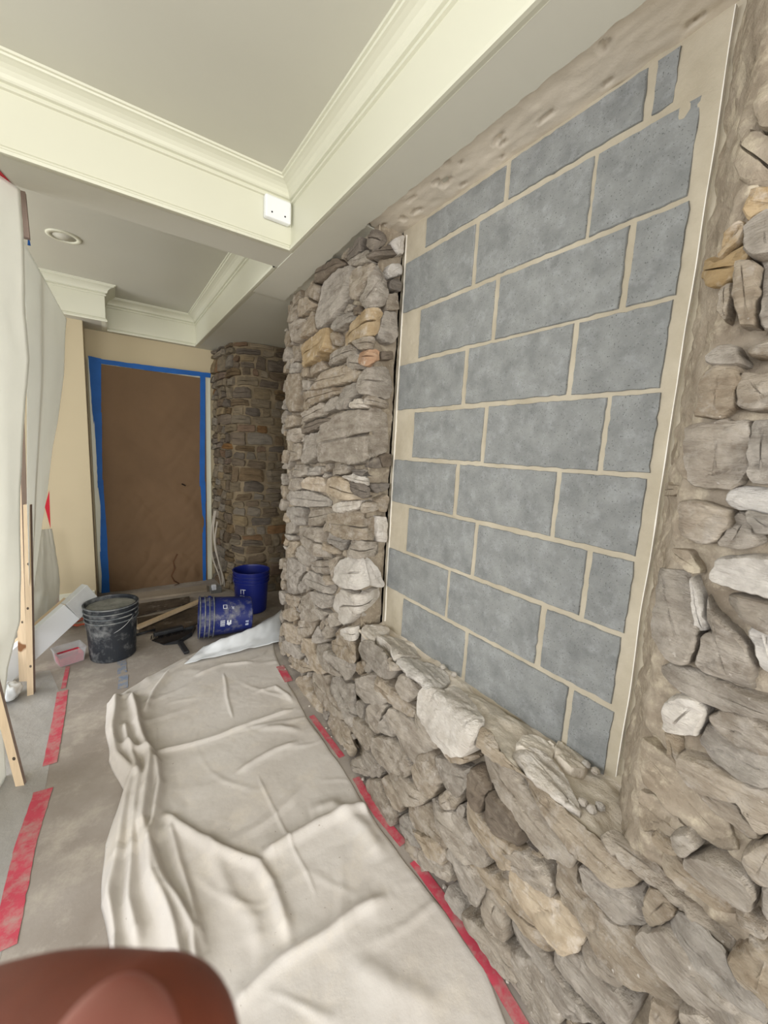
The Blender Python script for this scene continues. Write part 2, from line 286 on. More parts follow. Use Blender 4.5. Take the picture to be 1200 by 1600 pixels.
DATA = "Wd2197 2370,1844 2340,1782 2296,2041 2290,2141 2321;Wd1789 2306,1586 2330,1602 2278,1714 2285;Wd1582 2337,1439 2314,1426 2284,1490 2234,1541 2277,1584 2312;Wd1490 2230,1380 2302,1371 2261,1433 2229,1505 2212,1527 2237;Wn2202 2319,2073 2292,2075 2212,2226 2284;Wn2361 2296,2225 2271,2098 2196,2375 2198,2389 2259;Wn2507 2270,2390 2285,2384 2187,2480 2189;Wn2479 2176,2246 2173,2305 2060,2429 2068;Wn2148 2185,2093 2124,2055 2058,2286 2063,2262 2127;Wn2040 2282,1866 2291,1689 2262,1696 2216,1701 2140,1772 2110,1861 2070,2039 2060,2084 2122,2058 2196;Wn1679 2216,1597 2226,1476 2195,1489 2155,1546 2128,1628 2091,1675 2113;Wn1512 2138,1465 2198,1429 2165,1414 2107,1421 2047,1510 2017,1582 2069,1524 2108;Wn1713 2275,1540 2268,1505 2212,1664 2239;Wn1413 2094,1366 2110,1355 2044,1420 2033;Wd1405 2149,1353 2172,1349 2119,1408 2113;Ww1423 2166,1409 2210,1351 2227,1348 2187,1405 2158;Ww1409 2297,1353 2333,1348 2264,1377 2255;Wn1865 2033,1794 2064,1647 2058,1633 2025,1815 2001;Wd1648 2063,1581 2055,1556 2021,1633 2030;Wy1783 1937,1788 1995,1536 2025,1431 2026,1454 1922,1526 1921,1658 1928;Wn1428 2022,1361 2038,1354 1942,1381 1899,1448 1918;Wy2386 2053,1902 2049,1856 1923,2043 1897,2314 1900;Wn1884 2010,1801 1993,1796 1939,1851 1950;Wn1994 1887,1834 1911,1657 1915,1609 1887,1630 1871,1915 1858;Wn1623 1917,1453 1913,1462 1870,1563 1872;Wo1585 1868,1444 1866,1447 1824,1493 1794,1570 1827;Wn1728 1831,1676 1869,1584 1863,1559 1825,1514 1795,1624 1806;Wd1432 1859,1368 1880,1371 1841,1430 1831;Wn2160 1862,2093 1908,2011 1907,1945 1857,2123 1836;Wn2274 1891,2171 1895,2167 1842,2262 1850;Wn2135 1766,2053 1824,1828 1845,1723 1840,1566 1788,1596 1753,1741 1754,1999 1753;Wn1563 1754,1534 1793,1375 1812,1363 1727,1372 1677,1450 1682,1503 1685,1559 1709;Wn2554 1901,2293 1874,2296 1769,2340 1665,2541 1669;Wn2512 1965,2317 1936,2313 1883,2508 1902;Wn2270 1832,2121 1814,2153 1768,2267 1779;Wn2354 1720,2256 1762,1877 1746,1727 1747,1751 1728,1902 1703,2221 1671,2320 1677;Wn1748 1696,1714 1740,1584 1746,1569 1700,1647 1677,1655 1636,1730 1630;Ww1646 1661,1544 1674,1483 1635,1631 1637;Wn1517 1667,1491 1682,1371 1667,1369 1638,1442 1645,1500 1643;Wn2335 1589,2277 1634,2109 1658,1931 1682,1911 1629,2123 1602,2294 1588;Wn1909 1692,1769 1703,1757 1643,1904 1628;Wd2262 1567,2088 1600,1795 1612,1863 1581,2210 1526;Wn2028 1487,1999 1549,1848 1580,1781 1606,1631 1630,1510 1623,1417 1633,1367 1618,1350 1454,1440 1425,1510 1403,1608 1385,1790 1398,1953 1372,2016 1438;Wn2540 1647,2359 1638,2356 1583,2511 1565;Wn2522 1551,2272 1567,2249 1513,2349 1478,2507 1492;Wn2530 1470,2266 1472,2259 1377,2476 1360;Wn2229 1513,2015 1543,2044 1475,2004 1401,2142 1362,2239 1371;Wn2463 1338,2179 1354,2157 1302,2293 1271,2425 1289;Wn2159 1328,1968 1359,1948 1311,2156 1295;Wn1822 1350,1774 1376,1657 1382,1641 1345,1812 1322;Wd1630 1357,1494 1371,1461 1369,1501 1344,1513 1344;Wd1448 1409,1410 1426,1404 1383,1447 1379;Wd1404 1431,1355 1443,1352 1392,1395 1381;Wn2469 1247,2232 1274,2228 1213,2373 1175,2489 1185;Wy2211 1249,2137 1285,1947 1301,1928 1262,1941 1218,2113 1218,2199 1216;Wy1921 1263,1900 1302,1703 1323,1625 1303,1574 1270,1503 1237,1667 1218,1776 1225,1925 1220;Wd1619 1303,1488 1310,1450 1293,1454 1257,1482 1245,1574 1270;Ww1696 1324,1581 1344,1447 1333,1445 1303,1578 1312;Wd1439 1308,1352 1313,1363 1282,1419 1272,1444 1287;Wn2441 1168,2113 1211,1860 1185,1873 1158,2088 1121,2391 1092;Ww1750 1176,1705 1199,1502 1235,1501 1232,1499 1201,1687 1151,1742 1154;Wn1494 1227,1416 1230,1414 1199,1486 1181,1499 1207;Wn1417 1236,1349 1266,1357 1186,1407 1188;Wn2504 1022,2459 1068,2201 1101,2184 1000,2338 971,2385 996;Wn2177 1039,2142 1093,1827 1153,1796 1134,1927 1044,2155 1008;Wn1850 1064,1782 1136,1662 1155,1510 1197,1478 1150,1405 1157,1399 1060,1491 1062,1601 1038,1732 1045,1833 1043;Ww1406 1162,1351 1159,1353 1046,1399 1050;Wn2521 878,2334 901,2333 879,2494 844;Wn2513 958,2362 985,2357 912,2497 891;Wn2316 957,1992 1025,1847 1022,1889 963,1805 889,1999 879,2187 897,2312 906;Wn1852 996,1817 1031,1626 1044,1658 968,1755 981,1843 973;Wn1889 963,1726 969,1696 947,1765 930,1855 933;Wn1634 991,1600 1032,1503 1058,1373 1042,1369 982,1451 985,1546 965,1619 966;Wn2493 829,2332 864,2349 781,2464 756;Wn2329 820,2225 867,1962 855,2081 775,2239 768;Wn2063 780,1995 833,1805 883,1814 806,1973 772;Wn1805 883,1695 936,1740 803,1785 827;Ww1734 823,1693 913,1594 961,1463 981,1448 936,1437 853,1491 839,1580 812,1711 800;Ww1450 974,1419 965,1377 911,1359 836,1430 846,1440 913;Wn2487 719,2393 751,2137 753,2253 661,2268 551,2474 489;Wn2182 689,2098 746,1905 766,1779 748,1805 701,2018 670,2170 657;Wn1875 788,1798 804,1752 775,1794 755;Wn2270 588,2190 658,2110 647,2205 572;Ww1806 624,1779 703,1662 782,1360 827,1356 764,1391 752,1492 715,1604 615,1662 611;Wn2509 469,2256 530,2276 456,2399 428,2506 416;Wn2244 526,2086 628,1869 549,1938 500,2116 459,2230 489;Wn2046 641,1811 691,1806 630,1873 599,1965 601;Wn2531 343,2373 420,2271 382,2367 326,2500 309;Wn2270 374,1957 499,1989 410,2066 353,2242 309;Wn1963 572,1820 590,1851 542,1923 550;Wn2471 284,2316 321,2172 306,2213 233,2385 194,2468 222;Wn1997 376,1936 478,1826 459,1792 453,1910 384,1985 358;Wn1847 500,1782 545,1733 541,1761 481,1809 452;Wn1819 583,1772 616,1632 610,1734 555;Wn1824 424,1698 501,1703 554,1616 591,1490 562,1480 498,1495 473,1661 430;Ww1644 572,1563 626,1488 654,1466 612,1492 587,1558 564;Wn2491 147,2360 206,2164 185,2207 138,2460 87;Wn2189 215,2129 325,2006 364,1962 314,1794 271,1896 201,2034 192,2058 237;Wn1966 359,1840 409,1801 355,1716 340,1624 347,1637 326,1795 292,1887 320;Wn1821 389,1603 438,1493 489,1478 446,1509 399,1553 358,1626 373,1767 357;Wn2404 59,2304 126,2033 177,2031 153,2135 91,2250 65;Wn2481 -45,2375 19,2345 -30,2396 -66;Wn2347 -3,2245 -12,2268 -42,2369 -79;Sn1453 562,1410 630,1331 644,1214 640,1140 626,1155 587,1209 557,1312 554,1426 538;Sn1187 640,1187 640,1103 640,1149 624,1187 624;Sw1490 662,1458 771,1382 758,1361 662,1364 640;Sn1434 435,1309 526,1232 494,1171 480,1216 436,1339 379,1412 392;Sn1318 504,1298 526,1150 541,1012 535,1016 502,1151 470,1250 472;Sn1143 561,1114 624,1047 630,994 615,1031 559,1096 541;Wn2069 93,1991 167,1808 234,1770 188,1524 196,1548 147,1713 105,1831 78,2023 44;Wn1791 235,1682 309,1592 323,1486 369,1469 284,1426 263,1389 115,1463 156,1523 189,1642 205,1754 205;Sn1327 374,1179 459,1219 371,1213 307,1284 276;Sn1226 333,1176 427,1114 379,1130 352,1204 324;Wn2223 10,2091 97,2065 29,1866 49,1824 -17,1934 -56,2125 -56;Wn1776 58,1713 112,1619 115,1503 132,1457 47,1469 11,1506 47,1581 27,1706 22;Sn1534 149,1472 216,1316 261,1271 255,1286 184,1351 137,1478 139;Sw1351 656,1348 742,1235 830,1168 791,1164 709,1151 640,1258 664;Sw1143 640,1156 703,1117 798,1054 792,970 763,946 705,940 640,1012 640,1078 640;Sw991 622,930 685,932 747,859 740,730 680,704 640,716 579,768 545,880 534,943 534;Sn1018 521,991 553,921 530,840 529,850 504,930 485,993 502;Sn1169 415,1151 465,1023 492,943 466,911 440,949 387,968 353,1065 333,1096 376;Sn1270 244,1251 274,1147 335,1040 341,1004 315,1007 275,1063 242,1171 198,1244 202;Sn969 393,898 450,831 401,841 374,888 361,939 365;Sn1011 309,991 346,930 356,852 355,873 299,921 274,982 269;Sn883 446,827 478,785 484,750 493,726 528,722 446,757 407,812 398,846 417;Sn837 504,821 529,751 548,714 559,754 521,798 492,829 491;Sn848 316,810 386,751 403,779 333,826 297;Sn1134 215,1046 245,899 272,917 237,988 175,1049 188,1129 168;Sn1197 107,1166 150,1119 159,1029 166,1031 104,1073 84,1159 79;Sn1458 -1,1393 68,1195 133,1213 106,1284 56,1437 -18;Sn1398 116,1306 163,1187 151,1243 88,1321 71;Sn1294 36,1212 101,1157 58,1062 65,1075 9,1130 -13,1255 -13;Sn1010 150,989 180,903 244,873 235,778 222,780 182,838 173,950 119;Sn904 253,879 289,825 292,772 330,697 336,628 326,619 292,686 240,779 230,858 224;Sn1076 24,1015 113,949 109,887 101,913 65,1006 28;Sn979 92,904 125,838 173,779 178,787 131,843 98,901 92;Sn1039 14,913 65,851 40,946 -60,1015 -42;Sn905 67,872 105,792 121,790 104,851 40,895 41;Sn698 640,714 651,687 666,626 640,596 640,536 640,561 637,635 619,695 619;Sn709 588,693 604,585 622,549 605,470 600,412 584,378 571,380 541,415 533,440 511,501 520,602 538,681 551;Sn561 622,534 640,512 640,446 640,403 640,349 640,308 640,285 639,251 638,262 614,286 593,325 585,357 584,379 576,433 591,502 612,554 613;Sd724 505,702 551,634 535,652 479,660 426,698 427;Sd655 426,633 528,557 538,521 520,522 459,547 426,582 420;Sr521 517,507 534,458 508,468 468,518 460;Sn729 360,730 421,710 438,654 419,587 424,528 445,482 465,459 459,478 432,563 342,636 351,698 344;Sw619 693,543 747,458 708,391 653,446 640,521 640,575 655,608 663;St568 814,567 857,482 835,461 785,480 751,530 752;St632 721,644 765,566 805,537 749,572 706,613 692;Sn907 66,874 105,777 147,754 87,809 71,859 50;Sn777 213,670 235,611 233,632 138,721 124,778 153;Sn818 221,679 254,572 302,468 320,407 318,403 257,478 249,564 243,663 232,779 229;Sn626 200,606 239,547 242,535 189,534 138,615 113;Sy547 354,527 390,424 416,351 431,331 418,345 352,369 325,468 320,530 327;Sn591 364,515 455,430 460,416 417,467 392,546 365;Sn428 508,411 534,376 553,369 504,347 509,295 498,248 529,210 513,166 507,155 480,162 444,182 432,210 433,237 407,296 407,334 417,353 442,399 423,419 467;Sn408 297,396 332,344 345,290 357,257 366,226 354,243 267,332 259,377 256,400 266;Sn347 367,332 399,299 399,245 395,260 366,304 355,341 353;Sn537 207,473 250,403 257,366 238,304 250,276 258,357 135,424 133,506 142;Sn692 68,596 114,475 147,457 126,486 70,541 59,640 49;Sn761 79,692 68,654 44,709 25,764 34;Sn527 126,450 186,406 177,353 141,421 37,466 73;Sn338 640,323 658,293 666,254 655,202 661,160 659,105 675,84 693,98 640,113 640,121 640,148 640,195 640,248 640,298 637,322 640;Nn227 731,220 744,189 742,137 740,113 742,114 729,133 713,160 708,194 704,221 709;Nn114 734,99 740,78 742,77 727,96 719,110 720;Nn189 759,171 790,141 802,112 802,96 786,99 753,125 747,161 746,185 747;Nn240 757,237 766,203 772,188 770,205 749,234 742;Nn216 789,194 811,173 798,188 773,204 777;Sn244 609,236 639,205 640,190 639,206 602,216 578,232 570;Sn371 545,362 566,317 581,282 596,253 613,235 570,229 564,251 529,283 509,321 512,349 522;Sn245 529,225 560,199 596,162 590,116 597,73 593,53 586,95 527,150 501,197 500,238 506;Sn202 611,189 636,153 640,120 640,99 627,60 632,55 599,93 589,137 585,175 588;Nn109 652,97 684,89 703,72 713,54 719,41 629,60 632,79 630,100 633;Nn90 802,86 810,75 810,60 763,77 751,85 775;Nn120 844,109 867,84 897,74 831,95 811,111 824;Sn204 430,177 436,164 422,191 380;Sn156 477,135 502,113 499,147 448;Nw263 1017,238 1047,216 1053,201 1043,201 1026,207 990,216 984,252 970;Nn197 1028,181 1055,148 1063,121 1047,104 1024,130 1009,152 1005,171 1010,188 1017;Nn206 984,198 1009,183 1014,152 1003,103 1021,96 972,131 961,164 961,191 958;Nn224 940,216 949,180 956,139 957,96 970,87 909,107 881,134 924,153 917,179 903,202 906,217 925;Nn199 907,179 903,152 913,135 909,107 879,113 870,143 873,176 878,191 891;Nn257 961,243 965,230 959,219 926,227 912,239 922;Nt299 919,284 924,232 914,192 889,153 879,144 857,132 820,150 802,180 803,221 812,254 826,284 841;Nt285 812,258 821,211 799,178 789,187 772,213 770,239 768,259 746,275 763;Nn280 1079,269 1089,245 1094,202 1104,168 1095,129 1103,112 1096,108 1070,134 1069,163 1061,194 1053,242 1052,259 1059;Nn363 1251,259 1270,244 1227,230 1171,233 1105,262 1107,291 1131,299 1154,309 1205;Nw256 1264,234 1235,216 1179,231 1173,242 1210;Nn231 1238,210 1209,185 1194,164 1171,154 1154,155 1104,169 1102,202 1106,230 1109,219 1176,206 1181;Nw168 1208,144 1208,131 1214,121 1151,138 1144,152 1169;Nn200 1248,176 1255,151 1256,137 1257,129 1203,155 1209,182 1224;Nw227 1283,222 1301,200 1315,171 1319,146 1321,138 1264,163 1263,192 1263,225 1265;Nt314 1298,269 1304,243 1275,260 1270,290 1281;Nn280 1349,281 1393,260 1396,234 1390,210 1387,225 1329,275 1326;Nn226 1326,208 1384,197 1382,175 1338,194 1328;Nw224 1401,221 1421,191 1428,163 1425,157 1390,179 1390,212 1393;Nn293 1524,251 1532,211 1531,203 1496,201 1459,212 1432,222 1419,248 1420,276 1423,289 1475;Nn210 1529,178 1529,164 1433,188 1430,199 1453;Nn282 1540,283 1595,274 1621,242 1616,235 1589,233 1548,252 1534;Nn236 1606,204 1600,188 1601,180 1545,223 1548,234 1563;Nn197 1391,171 1388,157 1388,153 1358,178 1358,186 1370;Nt382 1518,293 1516,280 1434,294 1432;Nt452 1419,364 1411,381 1398,494 1390;Ny264 1868,256 1876,241 1869,219 1853,216 1836,248 1844,257 1833,263 1847;Nn260 1830,239 1845,216 1838,206 1768,237 1771,254 1789;Nn266 1777,254 1775,237 1769,222 1668,246 1675,260 1735;Nn237 1779,207 1772,190 1659,213 1662,227 1726;Nn283 1746,267 1748,262 1724,265 1683,277 1720;Nn284 1636,273 1651,251 1652,234 1618,255 1617,276 1620;Nn238 1641,209 1652,188 1643,184 1620,222 1626;Ny388 1832,295 1791,261 1803,254 1785,262 1760,285 1749,395 1811;Ny288 1829,267 1841,259 1824,269 1806,289 1789;Nt331 2007,280 1976,230 1930,222 1872,261 1887,290 1921;Nt292 2057,250 2063,232 1941,267 1974"
MK = {'n': M_stone, 'd': M_stone_d, 'w': M_stone_w, 'y': M_stone_y, 'o': M_stone_o, 't': M_mud, 'r': M_stone_d}
stones = []
for s in DATA.split(';'):
    P = [tuple(int(x)/1000 for x in q.split(' ')) for q in s[2:].split(',')]
    stones.append((s[0], s[1], P))
for i, (t, k, P) in enumerate(stones):
    P = np.array(P); ext = P.max(0) - P.min(0); cu_, cv_ = P.mean(0)
    g = random.Random(i*31+5)
    H = {'W': .014, 'S': .024, 'N': .026}[t] + g.uniform(-.006, .012)
    if t == 'W' and cu_ < 1.46: H = .008 + g.uniform(0, .006)
    if t == 'N' and cu_ > .3: H = .016
    if k == 't': H = .008
    mk = M_sill if (k == 't' and t == 'S') else MK[k]
    if k == 'r': H = -.02
    if t == 'S' and cv_ > .66: H = .016
    rock(P, SURF[t], H, i+1, back=-.065, m=mk, parent=wall_right)
# small filler stones where joints are wide
def inpoly(P, q):
    P = np.array(P); x, y = q; r = False; j = len(P)-1
    for i in range(len(P)):
        if (P[i][1] > y) != (P[j][1] > y) and x < (P[j][0]-P[i][0])*(y-P[i][1])/(P[j][1]-P[i][1]) + P[i][0]: r = not r
        j = i
    return r
def segd(P, q):
    P = np.array(P); A = P; B = np.roll(P, -1, 0); q = np.array(q); d = B - A
    t = np.clip(((q - A)*d).sum(1) / np.maximum(1e-9, (d*d).sum(1)), 0, 1); return np.linalg.norm(A + d*t[:, None] - q, axis=1).min()
def fillers(tg, u0, u1, v0, v1, n, H, seed, smin=.012, smax=.05, same=None, asp=(1.4, 3.0), mk='n', cap=60):
    g = random.Random(seed); polys = [np.array(P) for t, k, P in stones if t in (same or tg)]
    boxes = [(P.min(0) - .1, P.max(0) + .1) for P in polys]; cnt = 0
    for _ in range(n):
        q = (g.uniform(u0, u1), g.uniform(v0, v1)); ok = True; dm = smax
        for P, (lo, hi) in zip(polys, boxes):
            if lo[0] < q[0] < hi[0] and lo[1] < q[1] < hi[1]:
                if inpoly(P, q): ok = False; break
                dm = min(dm, segd(P, q))
                if dm < smin: ok = False; break
        if not ok: continue
        b = dm - .003; a = b * g.uniform(*asp)
        if (q[0]-a < u0) or (q[0]+a > u1): a = b
        # shrink long axis until its ends are free
        while a > b:
            if all(not (inpoly(P, (q[0]+s*a, q[1])) or segd(P, (q[0]+s*a, q[1])) < b*.5) for s in (-1, 1) for P, (lo, hi) in zip(polys, boxes) if lo[0]-.2 < q[0] < hi[0]+.2 and lo[1] < q[1] < hi[1]): break
            a *= .8
        a = max(a, b); m = 9; ph = g.uniform(0, 6)
        Q = [(q[0] + a*math.copysign(abs(math.cos(th))**.7, math.cos(th))*g.uniform(.85, 1.08), q[1] + b*math.copysign(abs(math.sin(th))**.7, math.sin(th))*g.uniform(.85, 1.08)) for th in [2*math.pi*j/m + ph for j in range(m)]]
        polys.append(np.array(Q)); boxes.append((np.array(Q).min(0)-.1, np.array(Q).max(0)+.1))
        k = mk if isinstance(mk, str) else g.choice(mk)
        rock(Q, SURF[tg], H + g.uniform(-.006, .006), 900+seed*100+cnt, back=-.065, m=MK[k], parent=wall_right); cnt += 1
        if cnt >= cap: break
    return cnt
nf = fillers('W', 1.56, 2.62, .62, 2.34, 2600, .004, 1, cap=48, same='W')
nf += fillers('S', .1, 2.62, .015, .62, 2600, .006, 2, same='SW', smin=.014, cap=50, asp=(2, 4))
nf += fillers('N', -.12, .27, .35, 2.34, 900, .002, 3, same='NS', smin=.02, cap=14)
nf += fillers('N', -.58, -.06, .03, 2.34, 1500, .012, 5, same='NS', smin=.03, smax=.075, cap=40)
print('stones', len(stones), 'fillers', nf)

# blockwork filling the old window opening
def blockwork():
    V, F = grid(lambda s, t: (1.0612 + .0016*fbm(s*40, t*60, 5, 3) - (.018*max(0, .25+fbm(s*9, t*14, 2, 2))*min(1, max(0, (s-.80)*9))*min(1, max(0, (t-.80)*9))), 1.5 - 1.12*s, .60 + 1.80*t), 110, 180)
    o = obj('wall_block_infill', V, F, M_joint, smooth=True); o['kind'] = 'structure'
    def block(y0, y1, z0, z1, sd):
        g = random.Random(sd); j = lambda a=.003: g.uniform(-a, a)
        x0 = 1.0565 + g.uniform(-.001, .001); n = 14; P = []
        m = 10
        for k in range(m*2): P.append((y0 + (y1-y0)*k/(m*2), z0))
        for k in range(m): P.append((y1, z0 + (z1-z0)*k/m))
        for k in range(m*2): P.append((y1 - (y1-y0)*k/(m*2), z1))
        for k in range(m): P.append((y0, z1 - (z1-z0)*k/m))
        P = [(a + .0035*nz(a*40, b*40, sd), b + .0035*nz(a*40, b*40, sd+9)) for a, b in P]; c = ((y0+y1)/2, (z0+z1)/2)
        V = [(x0+.02, a, b) for a, b in P] + [(x0+.003, a, b) for a, b in P] + [(x0, a + (c[0]-a)*.012, b + (c[1]-b)*.02) for a, b in P]
        L = len(P); F = [(k*L+i, k*L+(i+1) % L, (k+1)*L+(i+1) % L, (k+1)*L+i) for k in range(2) for i in range(L)] + [tuple(2*L+i for i in range(L))]
        F = [f[::-1] for f in F]
        return obj('concrete_block', V, F, M_cmu, o)
    for r in range(-1, 9):
        z0 = .633 + .2*r; z1 = z0 + .186
        if r == -1: continue
        ev = (8 - r) % 2 == 0
        edges = [(1.345, .968), (.949, .562), (.546, .44)] if ev else [(1.468, 1.081), (1.062, .676), (.660, .442)]
        if r == 8: edges = [(1.345, .968), (.949, .565), (.545, .50)]; z1 = 2.352
        if r == 8: z0 = 2.245
        if r in (7, ): z1 = 2.225
        for k, (a, b) in enumerate(edges):
            if z1 - z0 < .03: continue
            block(b + R.uniform(-.003, .003), a + R.uniform(-.003, .003), z0 + R.uniform(-.002, .002), z1 + R.uniform(-.003, .003), r*7+k)
    return o
infill = blockwork()
# thin white plaster beads down both sides of the opening
def bead(name, x, y, z0, z1, w, sd):
    n = 60; V = []; 
    for i in range(n):
        z = z0 + (z1-z0)*i/(n-1); ww = w*(1 + .8*nz(z*14, sd)); dy = .004*nz(z*5, sd+3)
        V += [(x, y+dy-ww/2, z), (x, y+dy+ww/2, z), (x+.012, y+dy+ww/2, z), (x+.012, y+dy-ww/2, z)]
    F = [(i*4+k, i*4+(k+1) % 4, i*4+4+(k+1) % 4, i*4+4+k) for i in range(n-1) for k in range(4)]
    o = obj(name, V, F, M_edge); o['kind'] = 'structure'
bead('trim_1', 1.046, .404, .66, 2.35, .0022, 1); bead('trim_2', 1.055, 1.474, .66, 2.34, .0016, 5)
# window head: plaster underside above the blocks
V, F = grid(lambda s, t: (.88 + .2*s, -.6 + 2.15*t, 2.363 + .0025*fbm(s*8, t*40, 1, 3) + (.012 if fbm(s*7+3, t*26, 8, 2) > .55 else 0)), 24, 200)
o = obj('trim_3', V, F, M_head, smooth=True); o['kind'] = 'structure'
# floor
fl = MB().box((-3.2, -3.2, -.12), (1.8, 4.7, 0)).build('floor', M_floor); fl['kind'] = 'structure'
# ground outside
g = MB().box((-30, -30, -.3), (30, 30, -.125)).build('ground', mat('outside_ground', srgb(150,150,140), .9)); g['kind'] = 'structure'
# ceiling
mb = MB(); mb.box((-3.2, -3.2, 2.625), (1.8, 4.7, 2.9))
mb.box((.752, -3.2, 2.36), (.90, 4.7, 2.626)); mb.box((.90, 1.56, 2.36), (1.8, 4.7, 2.626)); mb.box((.90, -3.2, 2.375), (1.8, 1.56, 2.626))
mb.box((-3.2, 1.972, 2.36), (.752, 2.188, 2.626)); mb.box((-3.2, 4.422, 2.36), (.752, 4.7, 2.626)); mb.box((-3.2, 4.092, 2.36), (.033, 4.422, 2.626))
ceil = mb.build('ceiling', M_white); ceil['kind'] = 'structure'
# torn drywall edge of the soffit
def torn():
    n = 420; V = []
    for i in range(n):
        y = -.9 + 3.5*i/(n-1); x = .905 + .05*max(0, y-1.57)*1.0 + .006*fbm(y*22, 0, 0, 3) + (.012*max(0, nz(y*9, 4)-.25))
        V += [(.764, y, 2.356), (x, y, 2.351), (x+.004, y, 2.362), (.764, y, 2.362)]
    F = [(i*4+k, i*4+(k+1) % 4, i*4+4+(k+1) % 4, i*4+4+k) for i in range(n-1) for k in range(4)]
    o = obj('trim_4', V, [f[::-1] for f in F], [M_white, M_edge], mi=[1 if k == 1 else 0 for i in range(n-1) for k in range(4)]); o['kind'] = 'structure'
torn()
PROF = [(-.03, 2.3605), (-.0, 2.354), (.010, 2.354), (.012, 2.364), (.008, 2.368), (.008, 2.374), (.003, 2.378), (0, 2.382), (0, 2.546), (.010, 2.548), (.011, 2.556), (.005, 2.559), (.005, 2.564), (.015, 2.567), (.019, 2.572),
        (.022, 2.583), (.030, 2.594), (.042, 2.603), (.056, 2.609), (.064, 2.611), (.066, 2.617), (.074, 2.618), (.076, 2.626)]
def sweep(name, path, prof, m):
    P = [Vector((*p, 0)) for p in path]; n = len(P); V = []; off = []
    for i in range(n):
        d0 = (P[i]-P[i-1]).normalized() if i else (P[1]-P[0]).normalized(); d1 = (P[i+1]-P[i]).normalized() if i < n-1 else d0
        n0 = Vector((-d0.y, d0.x, 0)); n1 = Vector((-d1.y, d1.x, 0)); b = (n0+n1); b /= max(.2, b.dot(n0)); off.append(b)
    for i in range(n):
        for d, z in prof: q = P[i] + off[i]*d; V.append((q.x, q.y, z))
    k = len(prof); F = [(i*k+j, (i+1)*k+j, (i+1)*k+j+1, i*k+j+1) for i in range(n-1) for j in range(k-1)]
    o = obj(name, V, F, m); o['kind'] = 'structure'
    return o
sweep('trim_5', [(.75, -3), (.75, 1.97), (-3, 1.97)], PROF, M_trim)
sweep('trim_6', [(.75, 2.19), (.75, 4.42), (.035, 4.42), (.035, 4.09), (-3, 4.09)], PROF, M_trim)
# far wall, door opening, tan pier on the left
mb = MB(); mb.box((-3.2, 4.5, 0), (1.8, 4.7, 2.5)); o = mb.build('wall_far', M_tan); o['kind'] = 'structure'
o = MB().box((-3.2, 4.22, 0), (-.118, 4.5, 2.4)).build('wall_left', M_tan, bevel=.004); o['kind'] = 'structure'
o = MB().box((-3.2, 4.205, 0), (-.128, 4.22, .11)).build('baseboard_left', M_trim, bevel=.004); o['kind'] = 'structure'
door = MB().box((-.05, 4.478, .01), (.84, 4.499, 2.06)).build('door_1', M_pwhite); door['kind'] = 'structure'
mb = MB(); mb.box((-.105, 4.462, 0), (-.048, 4.4995, 2.10)); mb.box((.838, 4.462, 0), (.888, 4.4995, 2.12)); mb.box((-.105, 4.466, 2.06), (.888, 4.4995, 2.118))
mb.build('door_casing', M_trim, door, bevel=.003)
# recess behind the pier
o = MB().box((1.62, 2.62, 0), (1.8, 4.6, 2.4)).build('wall_recess', M_farmort); o['kind'] = 'structure'
# ------------------------------------------------------------------ far stone pier
FP = [np.array(p) for p in ((.925, 4.5), (.955, 4.20), (.985, 3.97), (1.06, 3.87), (1.30, 3.83), (1.66, 3.80))]
FS = [0]
for a, b in zip(FP[:-1], FP[1:]): FS.append(FS[-1] + np.linalg.norm(b-a))
FN = []
for i in range(len(FP)):
    d = FP[min(i+1, len(FP)-1)] - FP[max(i-1, 0)]; d /= np.linalg.norm(d); FN.append(np.array([d[1], -d[0]]))
def surfF(u, v, h):
    u = min(max(u, 0), FS[-1]-1e-6); i = int(np.searchsorted(FS, u, side='right')) - 1; t = (u-FS[i])/(FS[i+1]-FS[i])
    n = FN[i]*(1-t) + FN[i+1]*t; n /= np.linalg.norm(n); p = FP[i]*(1-t) + FP[i+1]*t + n*h; return (p[0], p[1], v)
V, F = grid(lambda s, t: surfF(FS[-1]*s, 2.38*t, -.006 + .008*fbm(s*14, t*28, 4, 3)), 80, 150)
fp = obj('wall_far_right', V, [f[::-1] for f in F][::-1], M_farmort, smooth=True); fp['kind'] = 'structure'
g = random.Random(3); z = .0; cnt = 0
while z < 2.34:
    hgt = min(g.choice((.06, .075, .09, .11, .13)), 2.36 - z); u = g.uniform(-.08, 0)
    while u < FS[-1]:
        w = g.uniform(.07, .24); a = max(u, 0)+.005; b = min(u+w, FS[-1])-.006
        if b - a > .03 and hgt > .02:
            # some courses split into two thin stones
            parts = [(z+.005, z+hgt-.006)] if hgt < .1 or g.random() < .6 else [(z+.005, z+hgt*.45), (z+hgt*.5, z+hgt-.006)]
            for z0, z1 in parts:
                j = lambda s=.008: g.uniform(-s, s)
                P = [(a+abs(j()), z0+j(.006)), ((a+b)/2+j(), z0+j(.007)), (b-abs(j()), z0+j(.006)), (b-abs(j(.01)), (z0+z1)/2), (b-abs(j(.014)), z1+j(.006)), ((a+b)/2, z1+j(.007)), (a+abs(j(.014)), z1+j(.006)), (a+abs(j(.01)), (z0+z1)/2)]
                left = (a+b)/2 < FS[2]
                P = [(x + .018*nz(x*7, y*7, 1) + .008*nz(x*24, y*24, 2), y + .026*nz(x*5, y*6, 6) + .008*nz(x*22, y*22, 8)) for x, y in P]
                rock(P, surfF, (.022 if left else .010) + g.uniform(-.004, .01), 2000+cnt, back=-.03, inflate=-.001, m=g.choices(M_far, (5, 4, 1))[0], parent=fp, rough=.7); cnt += 1
        u += w
    z += hgt
print('far stones', cnt)
